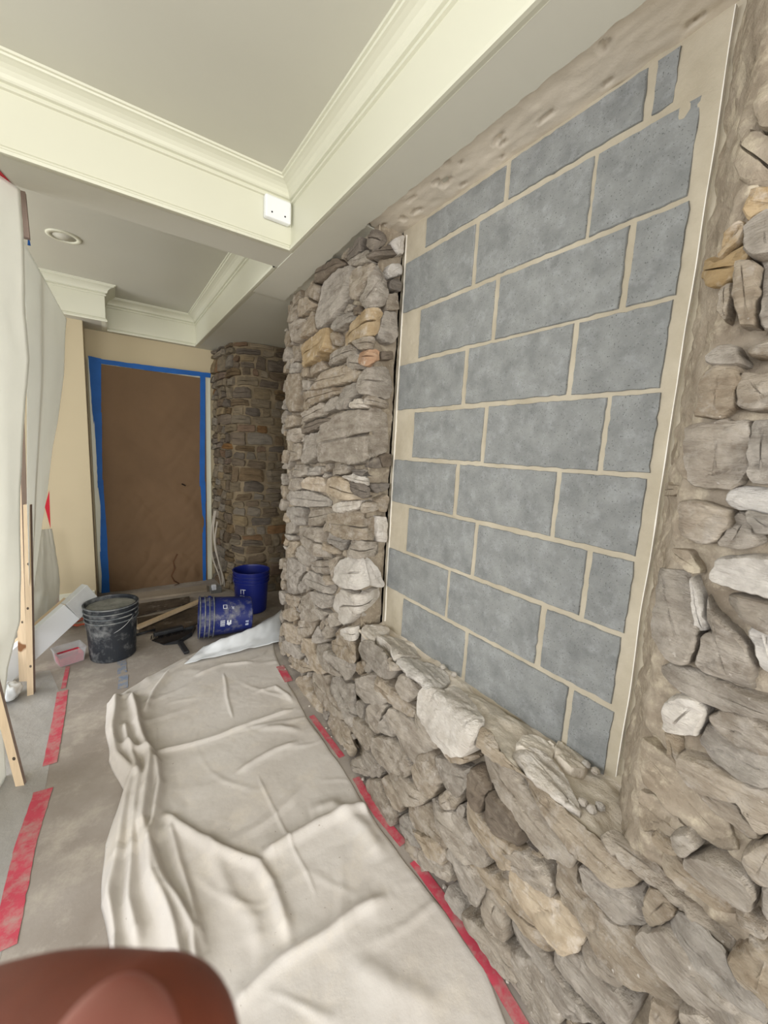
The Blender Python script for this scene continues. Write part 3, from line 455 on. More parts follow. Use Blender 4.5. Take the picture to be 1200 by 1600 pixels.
# ------------------------------------------------------------------ FLOOR THINGS
def strip(name, pts, w, m, label, cat, z=.0015, sd=1, th=.0008, group=None, parent=None):
    P = [Vector((*p[:2], 0)) for p in pts]; L = [0]
    for a, b in zip(P[:-1], P[1:]): L.append(L[-1] + (b-a).length)
    n = max(4, int(L[-1]/.02)); V = []
    for i in range(n):
        s = L[-1]*i/(n-1); x = np.interp(s, L, [p.x for p in P]); y = np.interp(s, L, [p.y for p in P])
        x2 = np.interp(min(s+.01, L[-1]), L, [p.x for p in P]); y2 = np.interp(min(s+.01, L[-1]), L, [p.y for p in P]); x1 = np.interp(max(s-.01, 0), L, [p.x for p in P]); y1 = np.interp(max(s-.01, 0), L, [p.y for p in P])
        d = Vector((x2-x1, y2-y1, 0)).normalized(); nn = Vector((-d.y, d.x, 0)); a = w/2*(1+.12*nz(s*30, sd)); b = w/2*(1+.12*nz(s*30, sd+5)); zz = z + .0006*nz(s*20, sd)
        for q, hh in ((-b, 0), (a, 0), (a, th), (-b, th)): V.append((x+nn.x*q, y+nn.y*q, zz+hh))
    F = [(i*4+k, i*4+(k+1) % 4, i*4+4+(k+1) % 4, i*4+4+k) for i in range(n-1) for k in range(4)] + [(0,1,2,3), (n*4-1, n*4-2, n*4-3, n*4-4)]
    o = obj(name, V, [f[::-1] for f in F], m, parent)
    if not parent: tag(o, label, cat, group)
    return o
def fpx(*pts): return [px(u, v, Z=0) for u, v in pts]
# dusty plastic film on the left edge of the floor
E1 = [(-.26, .3), (-.26, 1.3), (-.235, 2.0), (-.25, 2.7), (-.30, 3.0)]
def film(s, t):
    y = .2 + 2.85*t; xr = float(np.interp(y, [.2, 1.3, 2.0, 2.7, 3.05], [-.30, -.30, -.262, -.262, -.34])) ; x = xr - (1 - s)*(1.1)
    z = .0008 + .010*max(0, fbm(x*5 + y*2.2, y*1.1 - x*3, 2, 3)) * min(1, (xr-x)*8) + .014*max(0, nz(x*13+y*5, y*2.0))*min(1, (xr-x)*6)
    return (x, y, z)
V, F = grid(film, 90, 180)
tag(obj('floor_film', V, F, M_film, smooth=True), 'dusty grey plastic film over the floor left of the red tape line', 'floor covering')
strip('floor_tape', fpx((4, 1486), (40, 1320), (68, 1235)), .062, M_red, 'brightest, nearest length of red tape on the floor left of the canvas', 'tape', z=.002, sd=1, group='red floor tape')
strip('floor_tape', fpx((78, 1195), (92, 1120), (98, 1080)), .05, M_red, 'middle length of red tape on the floor left of the canvas', 'tape', z=.002, sd=3, group='red floor tape')
strip('floor_tape', fpx((99, 1076), (106, 1042)), .022, M_red, 'thin worn red tape end on the floor below the clear tub', 'tape', z=.002, sd=4, group='red floor tape')
strip('floor_tape', [(.83, .42), (.852, .58), (.86, .75), (.858, .93)], .036, M_red, 'red tape nearest the viewer between canvas and stone wall', 'tape', z=.002, sd=6, group='red floor tape')
strip('floor_tape', [(.863, 1.0), (.850, 1.18), (.868, 1.36)], .034, M_red, 'red tape between canvas and stone wall, second length from the viewer', 'tape', z=.002, sd=7, group='red floor tape')
strip('floor_tape', [(.872, 1.50), (.872, 1.85)], .030, M_red, 'red tape between canvas and stone wall, third length from the viewer', 'tape', z=.002, sd=8, group='red floor tape')
strip('floor_tape', [(.885, 2.22), (.90, 2.42)], .05, M_red, 'crumpled red tape scrap at the foot of the far stone corner', 'tape', z=.004, sd=9, group='red floor tape')
strip('floor_tape', fpx((190, 1030), (191, 1052)), .05, M_bluedust, 'dusty blue tape scrap on the floor in front of the black bucket', 'tape', z=.0015, sd=9, group='blue floor tape')
strip('floor_tape', fpx((193, 1056), (192, 1076)), .05, M_bluedust, 'dusty blue tape scrap on the floor behind the bunched canvas end', 'tape', z=.0015, sd=11, group='blue floor tape')
# ---- canvas drop cloth
XL = [(.25, -.06), (1.2, -.049), (1.33, -.068), (1.56, -.057), (1.80, .005), (2.01, -.045), (2.38, -.057), (2.50, -.05), (2.58, .04), (2.68, .16), (2.80, .34), (2.95, .60), (3.14, .93)]
XR = [(.25, .72), (.47, .80), (.58, .835), (.75, .842), (.93, .83), (1.18, .822), (1.43, .843), (1.86, .845), (2.26, .882), (2.6, .93), (2.75, .97), (3.14, 1.12)]
def fp2(*q): return [(p.x, p.y) for p in fpx(*q)]
FOLDS = [  # polyline, half width, height
    (fp2((183,1088),(176,1150),(182,1190),(205,1225),(190,1300),(172,1400),(172,1480),(178,1560)), .020, .040),
    (fp2((206,1088),(214,1140),(232,1185),(228,1240),(222,1300),(238,1380),(268,1470),(290,1560)), .018, .042),
    (fp2((193,1135),(205,1190),(216,1230),(205,1320),(205,1420),(215,1500)), .014, .030),
    (fp2((240,1185),(247,1235),(236,1330),(262,1400),(300,1470),(310,1560)), .014, .030),
    (fp2((188,1090),(205,1088)), .03, .030),
    (fp2((185,1170),(210,1180),(236,1185)), .018, .026),
    (fp2((250,1275),(290,1300),(335,1330),(405,1356),(425,1385),(440,1430),(455,1480)), .016, .020),
    (fp2((262,1285),(285,1360),(300,1430),(322,1500)), .012, .016),
    (fp2((240,1180),(300,1166),(345,1152),(400,1130),(462,1108)), .010, .014),
    (fp2((366,1212),(400,1190),(430,1174),(470,1160)), .013, .010),
    (fp2((400,1140),(440,1138),(472,1145)), .020, .010),
    (fp2((600,1262),(560,1266),(500,1290),(450,1318),(400,1348)), .020, .022),
    (fp2((610,1400),(560,1425),(500,1470),(440,1505),(380,1562),(350,1600)), .016, .016),
    (fp2((222,1120),(240,1085),(262,1055),(290,1036),(300,1030)), .012, .018),
    (fp2((350,1050),(356,1090),(366,1130)), .008, .006),
    (fp2((400,1208),(424,1260),(450,1310),(478,1370),(494,1410)), .006, .004),
    (fp2((480,1270),(520,1262),(570,1300),(600,1350)), .03, .014),
    (fp2((320,1300),(360,1400),(400,1440),(412,1500)), .022, .010),
    (fp2((300,1060),(350,1040),(400,1036)), .012, .010),
    (fp2((395,1085),(430,1075),(460,1100)), .012, .008),
    (fp2((540,1500),(600,1540),(700,1580)), .03, .008)]
def canvas_z(X, Y):
    Z = np.zeros_like(X); sh = X.shape; P = np.stack([X.ravel(), Y.ravel()], 1)
    WX = np.array([nz(a*5, b*5, 1) for a, b in P]); P2 = P + np.stack([WX, WX[::-1]*0], 1)*.010
    for pl, w, h in FOLDS:
        pl = np.array(pl); D = np.full(len(P), 9.); S = np.zeros(len(P))
        L = np.concatenate([[0], np.cumsum(np.linalg.norm(pl[1:]-pl[:-1], axis=1))]); k = 0
        for a, b in zip(pl[:-1], pl[1:]):
            d = b-a; t = np.clip(((P2-a)@d)/(d@d), 0, 1); dd = np.linalg.norm(P2-a-np.outer(t, d), axis=1)
            cr_ = np.sign(d[0]*(P2[:, 1]-a[1]) - d[1]*(P2[:, 0]-a[0])); m = dd < D; D[m] = dd[m]; S[m] = L[k]+t[m]*np.linalg.norm(d); k += 1
        env = np.clip(np.minimum(S, L[-1]-S)/.06, .15, 1)
        Z.ravel()[:] += h*env*(np.exp(-(D/w)**2) + .25*np.exp(-(D/(3*w))**2))
    N = np.array([.0045*fbm(a*3+.6*b, b*4-a, 3, 3) + .0075*max(0, .10-abs(nz(a*1.3 + b*1.1, b*2.6 - a*1.2, 7)))/.10*max(0, .35+nz(a*3, b*3, 30)) + .006*max(0, .08-abs(nz(a*1.5 - b*2.4, b*1.6 + a*3.4, 17)))/.08*max(0, .3+nz(a*4, b*4, 3)) + .0022*nz(a*11 + b*3, b*6 - a*4, 12) + .0012*fbm(a*20, b*20, 2, 2) for a, b in P]).reshape(sh)
    return Z + N + .004
def canvas():
    nu, nv = 170, 400; U = np.linspace(0, 1, nu); Yv = np.linspace(.25, 3.12, nv); X = np.zeros((nv, nu)); Y = np.zeros((nv, nu))
    for j, y in enumerate(Yv):
        a = lerp_table(XL, y) + .010*nz(y*6, 2); b = lerp_table(XR, y) + .006*nz(y*8, 5); X[j] = a + (b-a)*U; Y[j] = y
    Z = canvas_z(X, Y); Z = np.maximum(Z, .0035)
    e = np.minimum(1, np.minimum(U, 1-U)*(nu-1)/2.5); Z = Z*e[None, :] + .001*(1-e[None, :])
    V = np.stack([X, Y, Z], 2).reshape(-1, 3)
    F = [(j*nu+i, j*nu+i+1, (j+1)*nu+i+1, (j+1)*nu+i) for j in range(nv-1) for i in range(nu-1)]
    # underside hem so the cloth has thickness
    o = obj('drop_cloth', V, F, M_canvas, smooth=True); s = o.modifiers.new('thickness', 'SOLIDIFY'); s.thickness = .0012; s.offset = 1
    tag(o, 'wrinkled off-white canvas drop cloth on the floor beside the stone wall', 'drop cloth')
canvas()
# white plastic flap at the far end of the canvas
def flap(s, t):
    a = px(288+152*s, 1040-36*s, Z=.012); b = px(318+122*s, 1012-52*s + 12*math.sin(s*3), Z=.012)
    p = a.lerp(b, t); ridge = math.exp(-((t-.75)/.25)**2)*min(1, 4*s)*.05 + .012*fbm(s*7, t*3, 4, 2)
    return (p.x, p.y, .022 + max(0, ridge) + .03*s*t)
V, F = grid(flap, 60, 24); o = obj('plastic_flap', V, F, M_pwhite, smooth=True); o.modifiers.new('t', 'SOLIDIFY').thickness = .001
tag(o, 'crumpled white plastic sheet lying across the far end of the canvas', 'plastic sheet')
# ---- buckets
def bucket_profile(r0=.131, r1=.148, h=.37, t=.003):
    P = [(0.001, 0), (r0-.006, 0), (r0, .006)]
    def r(z): return r0 + (r1-r0)*z/h
    P += [(r(z), z) for z in (.05, .15, .262)]
    for z in (.268, .298, .328):
        P += [(r(z), z), (r(z)+.009, z+.002), (r(z)+.009, z+.007), (r(z+.009), z+.009)]
    P += [(r(.36), .36), (r1+.007, .361), (r1+.007, h), (r1-.001, h), (r1-.004, h-.01), (r0-.004, .008), (0.001, .008)]
    return P
e_sh = {}
def bucket(name, M, label, mb_, mr, fill=None, group=None, handle=None):
    e = empty(name, M.translation, label, 'bucket', group)
    b = MB().lathe(bucket_profile(), 56, M, cap=False)
    # rim rings get their own look
    z0 = .266; sh = b.build('shell', mb_, e, smooth=False); e_sh[name_ if False else len(e_sh)] = sh
    for z in (.2685, .2985, .3285, .3615):
        rr = .131 + .017*z/.37
        ring = MB().lathe([(rr+.0092, z), (rr+.0105, z+.0015), (rr+.0105, z+.006), (rr+.0092, z+.0075), (rr+.002, z+.0075), (rr+.002, z)], 56, M, cap=False).build('rim_ring', mr, sh, smooth=True)
    if fill: MB().lathe([(.141, fill), (.10, fill+.004), (.05, fill+.001), (.001, fill+.003)], 40, M, cap=False).build('contents', M_grout, e, smooth=True)
    if handle:
        pts = [];
        for k in range(25):
            a = math.pi*k/24; x = .158*math.cos(a); y = .158*math.sin(a)*handle[0]; z = .30 - .158*math.sin(a)*handle[1]
            pts.append(M @ Vector((x, y, z)))
        wh = MB().tube(pts, .0022).build('wire_handle', M_steel, e, smooth=True)
        for s in (-1, 1): MB().lathe([(.001, -.006), (.012, -.006), (.012, .006), (.001, .006)], 14, M @ Matrix.Translation((s*.153, 0, .30)) @ Matrix.Rotation(math.pi/2, 4, 'Y')).build('handle_lug', mb_, wh)
    return e
Mb = Matrix.Translation((-.012, 3.10, .002)) @ Matrix.Rotation(math.radians(-40), 4, 'Z')
bucket('plastic_bucket', Mb, 'black ribbed plastic bucket smeared with dried mortar, standing beside the clear tub', M_blackp, M_rim, fill=.345, handle=(-.80, .75))
Mu = Matrix.Translation((1.012, 3.46, .002)) @ Matrix.Rotation(math.radians(10), 4, 'Z')
bu = bucket('plastic_bucket', Mu, 'clean dark blue bucket standing upright at the foot of the far stone pier', M_navy, M_navy, handle=(.3, .9))
Ml = Matrix.Translation((.895, 3.06, .142)) @ Matrix.Rotation(math.radians(-92), 4, 'Y') @ Matrix.Rotation(math.radians(0), 4, 'Z')
Ml = Matrix.Translation((.885, 3.045, .142)) @ Matrix.Rotation(math.radians(172), 4, 'Z') @ Matrix.Rotation(math.radians(87), 4, 'Y')
bl = bucket('plastic_bucket', Ml, 'dusty dark blue bucket lying on its side on the floor', M_navyd, M_rim, handle=(-.5, .2))
def text_mesh(s):
    c = bpy.data.curves.new('t', 'FONT'); c.body = s; c.size = 1; c.align_x = 'CENTER'; c.align_y = 'CENTER'; c.fill_mode = 'BOTH'; c.resolution_u = 3
    o = bpy.data.objects.new('t', c); COL.objects.link(o); dg = bpy.context.evaluated_depsgraph_get(); me = bpy.data.meshes.new_from_object(o.evaluated_get(dg))
    V = [tuple(v.co) for v in me.vertices]; F = [tuple(p.vertices) for p in me.polygons]; bpy.data.objects.remove(o); bpy.data.meshes.remove(me); return V, F
def wrap(M, V, F, ang, z, size, rot, name, m, parent, sx=1):
    out = []
    for x, y, _ in V:
        x, y = x*size*sx, y*size; c, s = math.cos(rot), math.sin(rot); x, y = x*c - y*s, x*s + y*c
        zz = z + y; r = .131 + .017*zz/.37 + .0012; a = ang + x/r
        out.append(M @ Vector((r*math.cos(a), r*math.sin(a), zz)))
    return obj(name, out, F, m, parent)
def sq(x0, y0, x1, y1): return [(x0,y0,0),(x1,y0,0),(x1,y1,0),(x0,y1,0)], [(0,1,2,3)]
# upright bucket: angle facing the camera
def ang_to_cam(M):
    d = M.inverted() @ Vector((0, 0, M.translation.z)); return math.atan2(d.y, d.x)
au = ang_to_cam(Mu)
V, F = text_mesh('IT'); wrap(Mu, V, F, au - .50, .205, .062, 0, 'printed_letters', M_print, e_sh[1])
V, F = text_mesh('ER'); wrap(Mu, V, F, au - .52, .155, .050, 0, 'printed_letters', M_print2, e_sh[1])
# lying bucket
def ang_lying(px_, py_):
    # angle and height on the shell under a picture point
    best = None
    d = (cf + cr*((px_-600)/630) + cu*((800-py_)/630)).normalized(); I = Ml.inverted(); o = I @ Vector((0, 0, EYE)); v = (I.to_3x3() @ d)
    for k in range(4000):
        t = 2.4 + k*.0005; p = o + v*t; rr = .131+.017*p.z/.37
        if 0 <= p.z <= .37 and p.x*p.x + p.y*p.y < rr*rr: return math.atan2(p.y, p.x), p.z
    return None
def put_l(pxy, V, F, size, rot, name='printed_mark', m=M_print, sx=1):
    r = ang_lying(*pxy)
    if r: wrap(Ml, V, F, r[0], r[1], size, rot, name, m, e_sh[2], sx)
V, F = text_mesh('S'); put_l((363, 997), V, F, .05, math.pi/2, 'printed_letters')
def frame_sq(w, h, t):
    V = []; F = []
    for a in ((-w, -h, w, -h+t), (-w, h-t, w, h), (-w, -h, -w+t, h), (w-t, -h, w, h)):
        v, f = sq(*a); n = len(V); V += v; F += [tuple(i+n for i in q) for q in f]
    return V, F
V, F = frame_sq(.028, .045, .004); put_l((362, 995), V, F, 1, 0)
V = []; F = []
for k in range(6):
    v, f = sq(-.024+.008*k, -.016, -.024+.008*k+(.005 if k % 2 else .003), .016); n = len(V); V += v; F += [tuple(i+n for i in q) for q in f]
put_l((348, 974), V, F, 1, 0)
V, F = [(0,.022,0),(-.02,.006,0),(-.015,.006,0),(-.015,-.02,0),(-.004,-.02,0),(-.004,-.004,0),(.004,-.004,0),(.004,-.02,0),(.015,-.02,0),(.015,.006,0),(.02,.006,0)], [tuple(range(11))]
put_l((358, 973), V, F, 1, math.pi/2)
V, F = sq(-.02, -.011, .02, .011); put_l((386, 973), V, F, 1, 0, m=M_print2)
V, F = frame_sq(.016, .014, .004); put_l((352, 948), V, F, 1, 0)
V, F = text_mesh('R'); put_l((364, 949), V, F, .032, math.pi/2, 'printed_letters')
# ---- clear tub with red contents
e = empty('storage_tub', (-.248, 3.12, 0), 'small clear plastic tub with red contents on the floor beside the black bucket', 'container')
def rbox(cx, cy, z0, z1, w0, d0, w1, d1, rz, open_top=True, t=.002):
    mb = MB(); V = []
    for (w, d, z) in ((w0, d0, z0), (w1, d1, z1), (w1-t*2, d1-t*2, z1), (w0-t*2, d0-t*2, z0+t)):
        for sx_, sy_ in ((-1,-1),(1,-1),(1,1),(-1,1)):
            x, y = sx_*w/2, sy_*d/2; V.append((cx + x*math.cos(rz)-y*math.sin(rz), cy + x*math.sin(rz)+y*math.cos(rz), z))
    F = [(3,2,1,0)] * open_top + [(k*4+i, k*4+(i+1) % 4, (k+1)*4+(i+1) % 4, (k+1)*4+i) for k in range(3) for i in range(4)] + [(12,13,14,15)] * open_top
    return mb.add(V, F)
rz = .35
rbox(-.248, 3.12, .002, .095, .125, .10, .15, .125, rz).build('tub_shell', M_clear, e)
rbox(-.248, 3.12, .005, .060, .118, .093, .125, .10, rz, t=-.001).build('red_contents', M_redstuff, e, bevel=.01)
rbox(-.248, 3.12, .092, .1, .158, .133, .158, .133, rz, open_top=False, t=.006).build('tub_rim', M_clear, e)
# ---- leaning white trim box
e = empty('boxed_trim', (-.48, 3.0, 0), 'white boxed trim board leaning from the floor up to the black bucket rim', 'trim board')
A = Vector((-.560, 2.965, .070)); Bp = Vector((-.232, 3.16, .325)); Cp = Vector((-.122, 3.245, .412))
dn = (Bp-A).normalized()
MB().bar(A, Bp, .045, .15, m=0).build('front_board', M_pwhite, e, bevel=.003)
MB().bar(Bp, Cp, .05, .15, m=0).build('end_board', mat('primer_shaded', srgb(206,208,208), .6), e, bevel=.003)  # further part of the white box, its shade put into a greyer colour
MB().bar(A+Vector((-.012, .012, .079)), Bp+Vector((-.012, .012, .079)), .07, .010).build('top_edge', M_pine, e)
# ---- pine strips
def strip_board(foot, top, w, t, label, faces=(M_pine, M_pine_s), yaw=0):
    e = empty('pine_strip', foot, label, 'wooden strip', 'pine strips standing by the plastic')
    mb = MB(); a = Vector(foot); b = Vector(top); d = (b-a).normalized(); x = Vector((math.cos(yaw), math.sin(yaw), 0)); x = (x - d*x.dot(d)).normalized(); y = d.cross(x)
    V = [p + x*(i*w/2) + y*(j*t/2) for p in (a, b) for i, j in ((-1,-1),(1,-1),(1,1),(-1,1))]
    mb.add(V, [(0,3,2,1),(4,5,6,7),(2,3,7,6),(3,0,4,7)], 0); mb.add(V, [(0,1,5,4)], 0); mb.add(V, [(1,2,6,5)], 1)  # one side face darker and greyer than the rest
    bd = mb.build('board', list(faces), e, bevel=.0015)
    for k, f in enumerate((.16, .47, .70)):
        c = a.lerp(b, f) - y*(t/2+.0004) + x*(w*.12*(-1)**k); n = 10
        MB().add([c + x*(.0055*math.cos(6.283*i/n)) + d*(.008*math.sin(6.283*i/n)) for i in range(n)], [tuple(range(n))]).build('knot', M_dark, bd)
    return e
strip_board((-.400, 2.80, 0), (-.358, 2.83, 1.07), .028, .035, 'shorter pine strip standing in front of the darker post by the plastic', yaw=-.15)
strip_board((-.346, 2.04, 0), (-.445, 2.10, .80), .028, .02, 'pine strip nearest the viewer leaning against the white plastic', yaw=-.2)
strip_board((-.445, 2.98, 0), (-.372, 3.02, 2.30), .045, .04, 'tall mauve-brown wooden post seen through the gap in the plastic', faces=(M_pine, M_pine_s), yaw=-.5)
# ---- plastic sheeting
def sheet(name, rows, m, label, nu=40, nv=90, fold=.02, sd=1, cat='plastic sheet'):
    # rows: list of (left point, right point) from top to bottom
    Ls = np.array([r[0] for r in rows]); Rs = np.array([r[1] for r in rows]); T = np.linspace(0, 1, len(rows))
    def f(s, t):
        a = np.array([np.interp(t, T, Ls[:, k]) for k in range(3)]); b = np.array([np.interp(t, T, Rs[:, k]) for k in range(3)]); p = a + (b-a)*s
        d = b-a; n = np.array([-d[1], d[0], 0]); n /= max(1e-6, np.linalg.norm(n)); w = fold*(.15+t)*math.sin(s*11+sd + 2*nz(t*2, sd))*min(1, s*6, (1-s)*8+.1) + .010*fbm(s*5, t*6, sd, 3)
        return tuple(p + n*w)
    V, F = grid(f, nu, nv); o = obj(name, V, F, m, smooth=True); sm = o.modifiers.new('t', 'SOLIDIFY'); sm.thickness = .0008
    return tag(o, label, cat)
def P3(u, v, Y): p = px(u, v, Y=Y); return (p.x, p.y, max(.004, p.z))
# near sheet
zr = [(30, 296, 2.2), (36, 370, 2.2), (41, 494, 2.2), (48, 562, 2.2), (38, 625, 2.2), (30, 760, 2.2), (33, 900, 2.2), (30, 970, 2.15), (10, 1045, 2.15), (4, 1120, 2.12), (8, 1215, 2.12)]
rows = []
for u, v, Y in zr:
    r = P3(u, v, Y); rows.append(((-.75, 1.55, r[2]), r))
sheet('plastic_sheet', rows, M_plastic, 'white plastic sheet hanging from the ceiling beam at the left edge, nearest the viewer', 50, 110, .03, 1)
rows = [(P3(34, 372, 2.32), P3(104, 498, 3.7)), (P3(38, 480, 2.6), P3(102, 515, 3.75)), (P3(42, 640, 2.8), P3(100, 584, 3.8)), (P3(43, 790, 2.8), P3(82, 700, 3.8)), (P3(44, 880, 2.85), P3(66, 816, 3.8)), (P3(46, 985, 2.85), P3(52, 920, 3.8))]
def sheetB():
    top = [(34, 372, 2.32), (70, 436, 3.1), (104, 499, 3.75)]
    n1, n2 = 46, 90
    redge = [(104, 499), (102, 520), (100, 584), (90, 660), (82, 700), (74, 768), (66, 816), (58, 880), (52, 925), (50, 985)]
    ledge = [(34, 372), (40, 480), (42, 600), (42, 700), (42, 790), (44, 850), (45, 900), (46, 940), (47, 965), (49, 990)]
    def f(s, t):
        k = t*9; i = min(8, int(k)); w = k-i
        l = np.array(ledge[i])*(1-w)+np.array(ledge[i+1])*w; r = np.array(redge[i])*(1-w)+np.array(redge[i+1])*w
        q = l + (r-l)*s; Y = 2.5 + 1.25*s*(1-.25*t) + .35*t + .05*math.sin(s*9+t*3) + .03*fbm(s*4, t*5, 2, 2)
        p = px(q[0], q[1], Y=Y); return (p.x, p.y, max(.004, p.z))
    V, F = grid(f, n1, n2); o = obj('plastic_sheet', V, F, M_plastic, smooth=True); sm = o.modifiers.new('t', 'SOLIDIFY'); sm.thickness = .0008
    tag(o, 'white plastic sheet with a slanted top edge hanging in front of the tan wall', 'plastic sheet')
sheetB()
rows = [(P3(58, 828, 4.0), P3(81, 826, 4.05)), (P3(52, 870, 3.95), P3(88, 866, 4.05)), (P3(48, 930, 3.9), P3(93, 905, 4.05)), (P3(46, 985, 3.7), P3(92, 944, 4.05)), (P3(46, 1000, 3.6), P3(60, 990, 3.7))]
sheet('plastic_sheet', rows, M_plastic2, 'thin translucent plastic sheet hanging low behind the pine strips', 24, 40, .015, 7)
def tri(name, pts, m, label, cat):
    a, b, c = [Vector(p) for p in pts]; n = (b-a).cross(c-a).normalized()*.002
    return tag(obj(name, [a, b, c, a+n, b+n, c+n], [(0,1,2), (5,4,3), (0,3,4,1), (1,4,5,2), (2,5,3,0)], m), label, cat)
tri('red_tape', [tuple(px(u_, v_, Z=2.356)) for u_, v_ in ((-16, 250), (24, 294), (-16, 298))], M_redclean, 'red tape fixing the nearest plastic sheet to the ceiling beam', 'tape')
tri('red_tape', [P3(77, 766, 3.98), P3(79, 826, 3.98), P3(70, 792, 3.98)], M_redclean, 'red tape triangle on the edge of the slanted plastic, above the floor clutter', 'tape')
tri('red_tape', [P3(91, 930, 4.02), P3(94, 953, 4.02), P3(83, 958, 4.02)], M_redclean, 'small red tape triangle low on the thin plastic behind the boxed trim', 'tape')
tri('blue_tape_scrap', [P3(44, 362, 2.6), P3(48, 384, 2.6), P3(43, 383, 2.6)], M_blue, 'scrap of blue tape by the dark post under the ceiling', 'tape')
o = MB().bar(px(33, 300, Y=2.5), px(40, 372, Y=2.5), .03, .03, up=(0,1,0)).build('barrier_post', M_pine_s); tag(o, 'dark mauve post top between the plastic sheet and the ceiling', 'post')
# crumpled plastic bundle on the floor
def bundle(s, t):
    th = 2*math.pi*s; ph = math.pi*t; r = 1 + .25*fbm(math.cos(th)*1.5, math.sin(th)*1.5, ph*1.5, 3); c = px(20, 1078, Z=.05)
    return (c.x-.02 + .055*r*math.sin(ph)*math.cos(th), c.y + .07*r*math.sin(ph)*math.sin(th), max(.003, .045 + .045*r*math.cos(ph)))
V, F = grid(bundle, 32, 20); tag(obj('plastic_bundle', V, F, M_pwhite, smooth=True), 'small crumpled bundle of white plastic on the floor between two pine strips', 'plastic sheet')
# ---- kraft paper over the door
def paper(s, t):
    x = -.045 + .885*s; z = .0 + 2.075*t; w = (1-t)
    y = 4.452 - .030*w**2*max(0, fbm(x*4 + z*2, z*3, 5, 3)) - .020*max(0, nz(x*3 + z*3.2, z*1.2 + 4))*(.25+w) - .012*w*abs(nz(x*8 - z*5, z*4))
    if s < .03 or s > .97: y = min(y, 4.455) if False else 4.455
    y = 4.452 + (y-4.452)*min(1, 8*s*(1-s)); return (x, y, z)
V, F = grid(paper, 90, 180); e = empty('paper_cover', (.4, 4.45, 0), 'creased brown kraft paper masked over the far door with blue tape', 'paper')
o = obj('paper', V, [f[::-1] for f in F], M_paper, e, smooth=True)
def tape_poly(pts, sd, y=4.447):
    V = []; P = []
    for i in range(len(pts)):
        a = np.array(pts[i]); b = np.array(pts[(i+1) % len(pts)]); k = max(1, int(np.linalg.norm(b-a)/6))
        for j in range(k): P.append(a + (b-a)*j/k)
    Q = [px(q[0] + .6*nz(q[0]*.3, q[1]*.3, sd), q[1] + .6*nz(q[1]*.3, q[0]*.3, sd+2), Y=y) for q in P]; n = len(Q)
    V = [tuple(q) for q in Q] + [(q.x, q.y+.003, q.z) for q in Q]
    F = [tuple(range(n))] + [(i, i+n, (i+1) % n + n, (i+1) % n) for i in range(n)]
    obj('tape_strip', V, F, M_blue, e)
tape_poly([(138, 556), (158, 560), (158, 644), (148, 648), (147, 664), (144, 640)], 1)
tape_poly([(147, 648), (159, 644), (160, 760), (153, 762), (150, 700)], 2, 4.446)
tape_poly([(152, 752), (161, 750), (168, 850), (168, 872), (157, 870), (157, 790)], 3, 4.445)
tape_poly([(156, 862), (168, 860), (172, 932), (158, 935), (159, 900)], 4, 4.444)
tape_poly([(150, 560), (240, 572), (329, 583), (329, 590), (240, 580), (158, 568)], 5, 4.443)
tape_poly([(313, 588), (321, 588), (320, 760), (312, 760)], 6, 4.446)
tape_poly([(313, 752), (321, 752), (322, 915), (317, 916), (316, 800)], 7, 4.445)
# torn scrap hanging on the paper
pts = [px(u, v, Y=4.40) for u, v in ((277, 866), (271, 878), (273, 888), (268, 900), (272, 908), (280, 912), (272, 915))]
MB().tube(pts, [.006, .005, .007, .006, .008, .007, .004]).build('torn_strip', mat('torn_paper', srgb(92, 62, 40), .8), e, smooth=True)
MB().tube([px(284, 756, Y=4.44), px(290, 759, Y=4.44)], .006).build('paper_tear', M_hole, e)
# ---- electrical: cables and box by the door
for k, (pts, lab) in enumerate([([(336, 795), (330, 830), (331, 870), (343, 900), (346, 916)], 'pale cable looping down nearest the door casing'),
        ([(338, 795), (333, 825), (336, 860), (347, 890), (348, 916)], 'pale cable running down the middle of the bunch beside the far pier'),
        ([(340, 812), (335, 845), (342, 880), (350, 905), (351, 918)], 'pale cable of the bunch lying closest to the far stone pier')]):
    q = [px(u, v, Y=4.16-.02*k) for u, v in pts]
    Q = [Vector([float(np.interp(t, range(len(q)), [w[j] for w in q])) for j in range(3)]) for t in np.linspace(0, len(q)-1, 30)]
    Q = [sum((Q[max(0, min(29, i+d))] for d in (-2,-1,0,1,2)), Vector())/5 for i in range(30)]
    tag(MB().tube(Q, .0075).build('cable', M_wire, smooth=True), lab, 'cable', 'cables beside the door')
c = px(335, 928, Z=.0); e = empty('junction_box', (c.x+.02, 4.05, 0), 'small grey metal junction box with pale rubble on the floor beside the door', 'electrical box')
MB().box((c.x-.03, 4.0, .0), (c.x+.07, 4.08, .06)).build('box_body', M_steel, e, bevel=.004)
MB().box((c.x-.02, 3.995, .035), (c.x+.02, 4.03, .085)).build('cover_tab', M_print, e, bevel=.004)
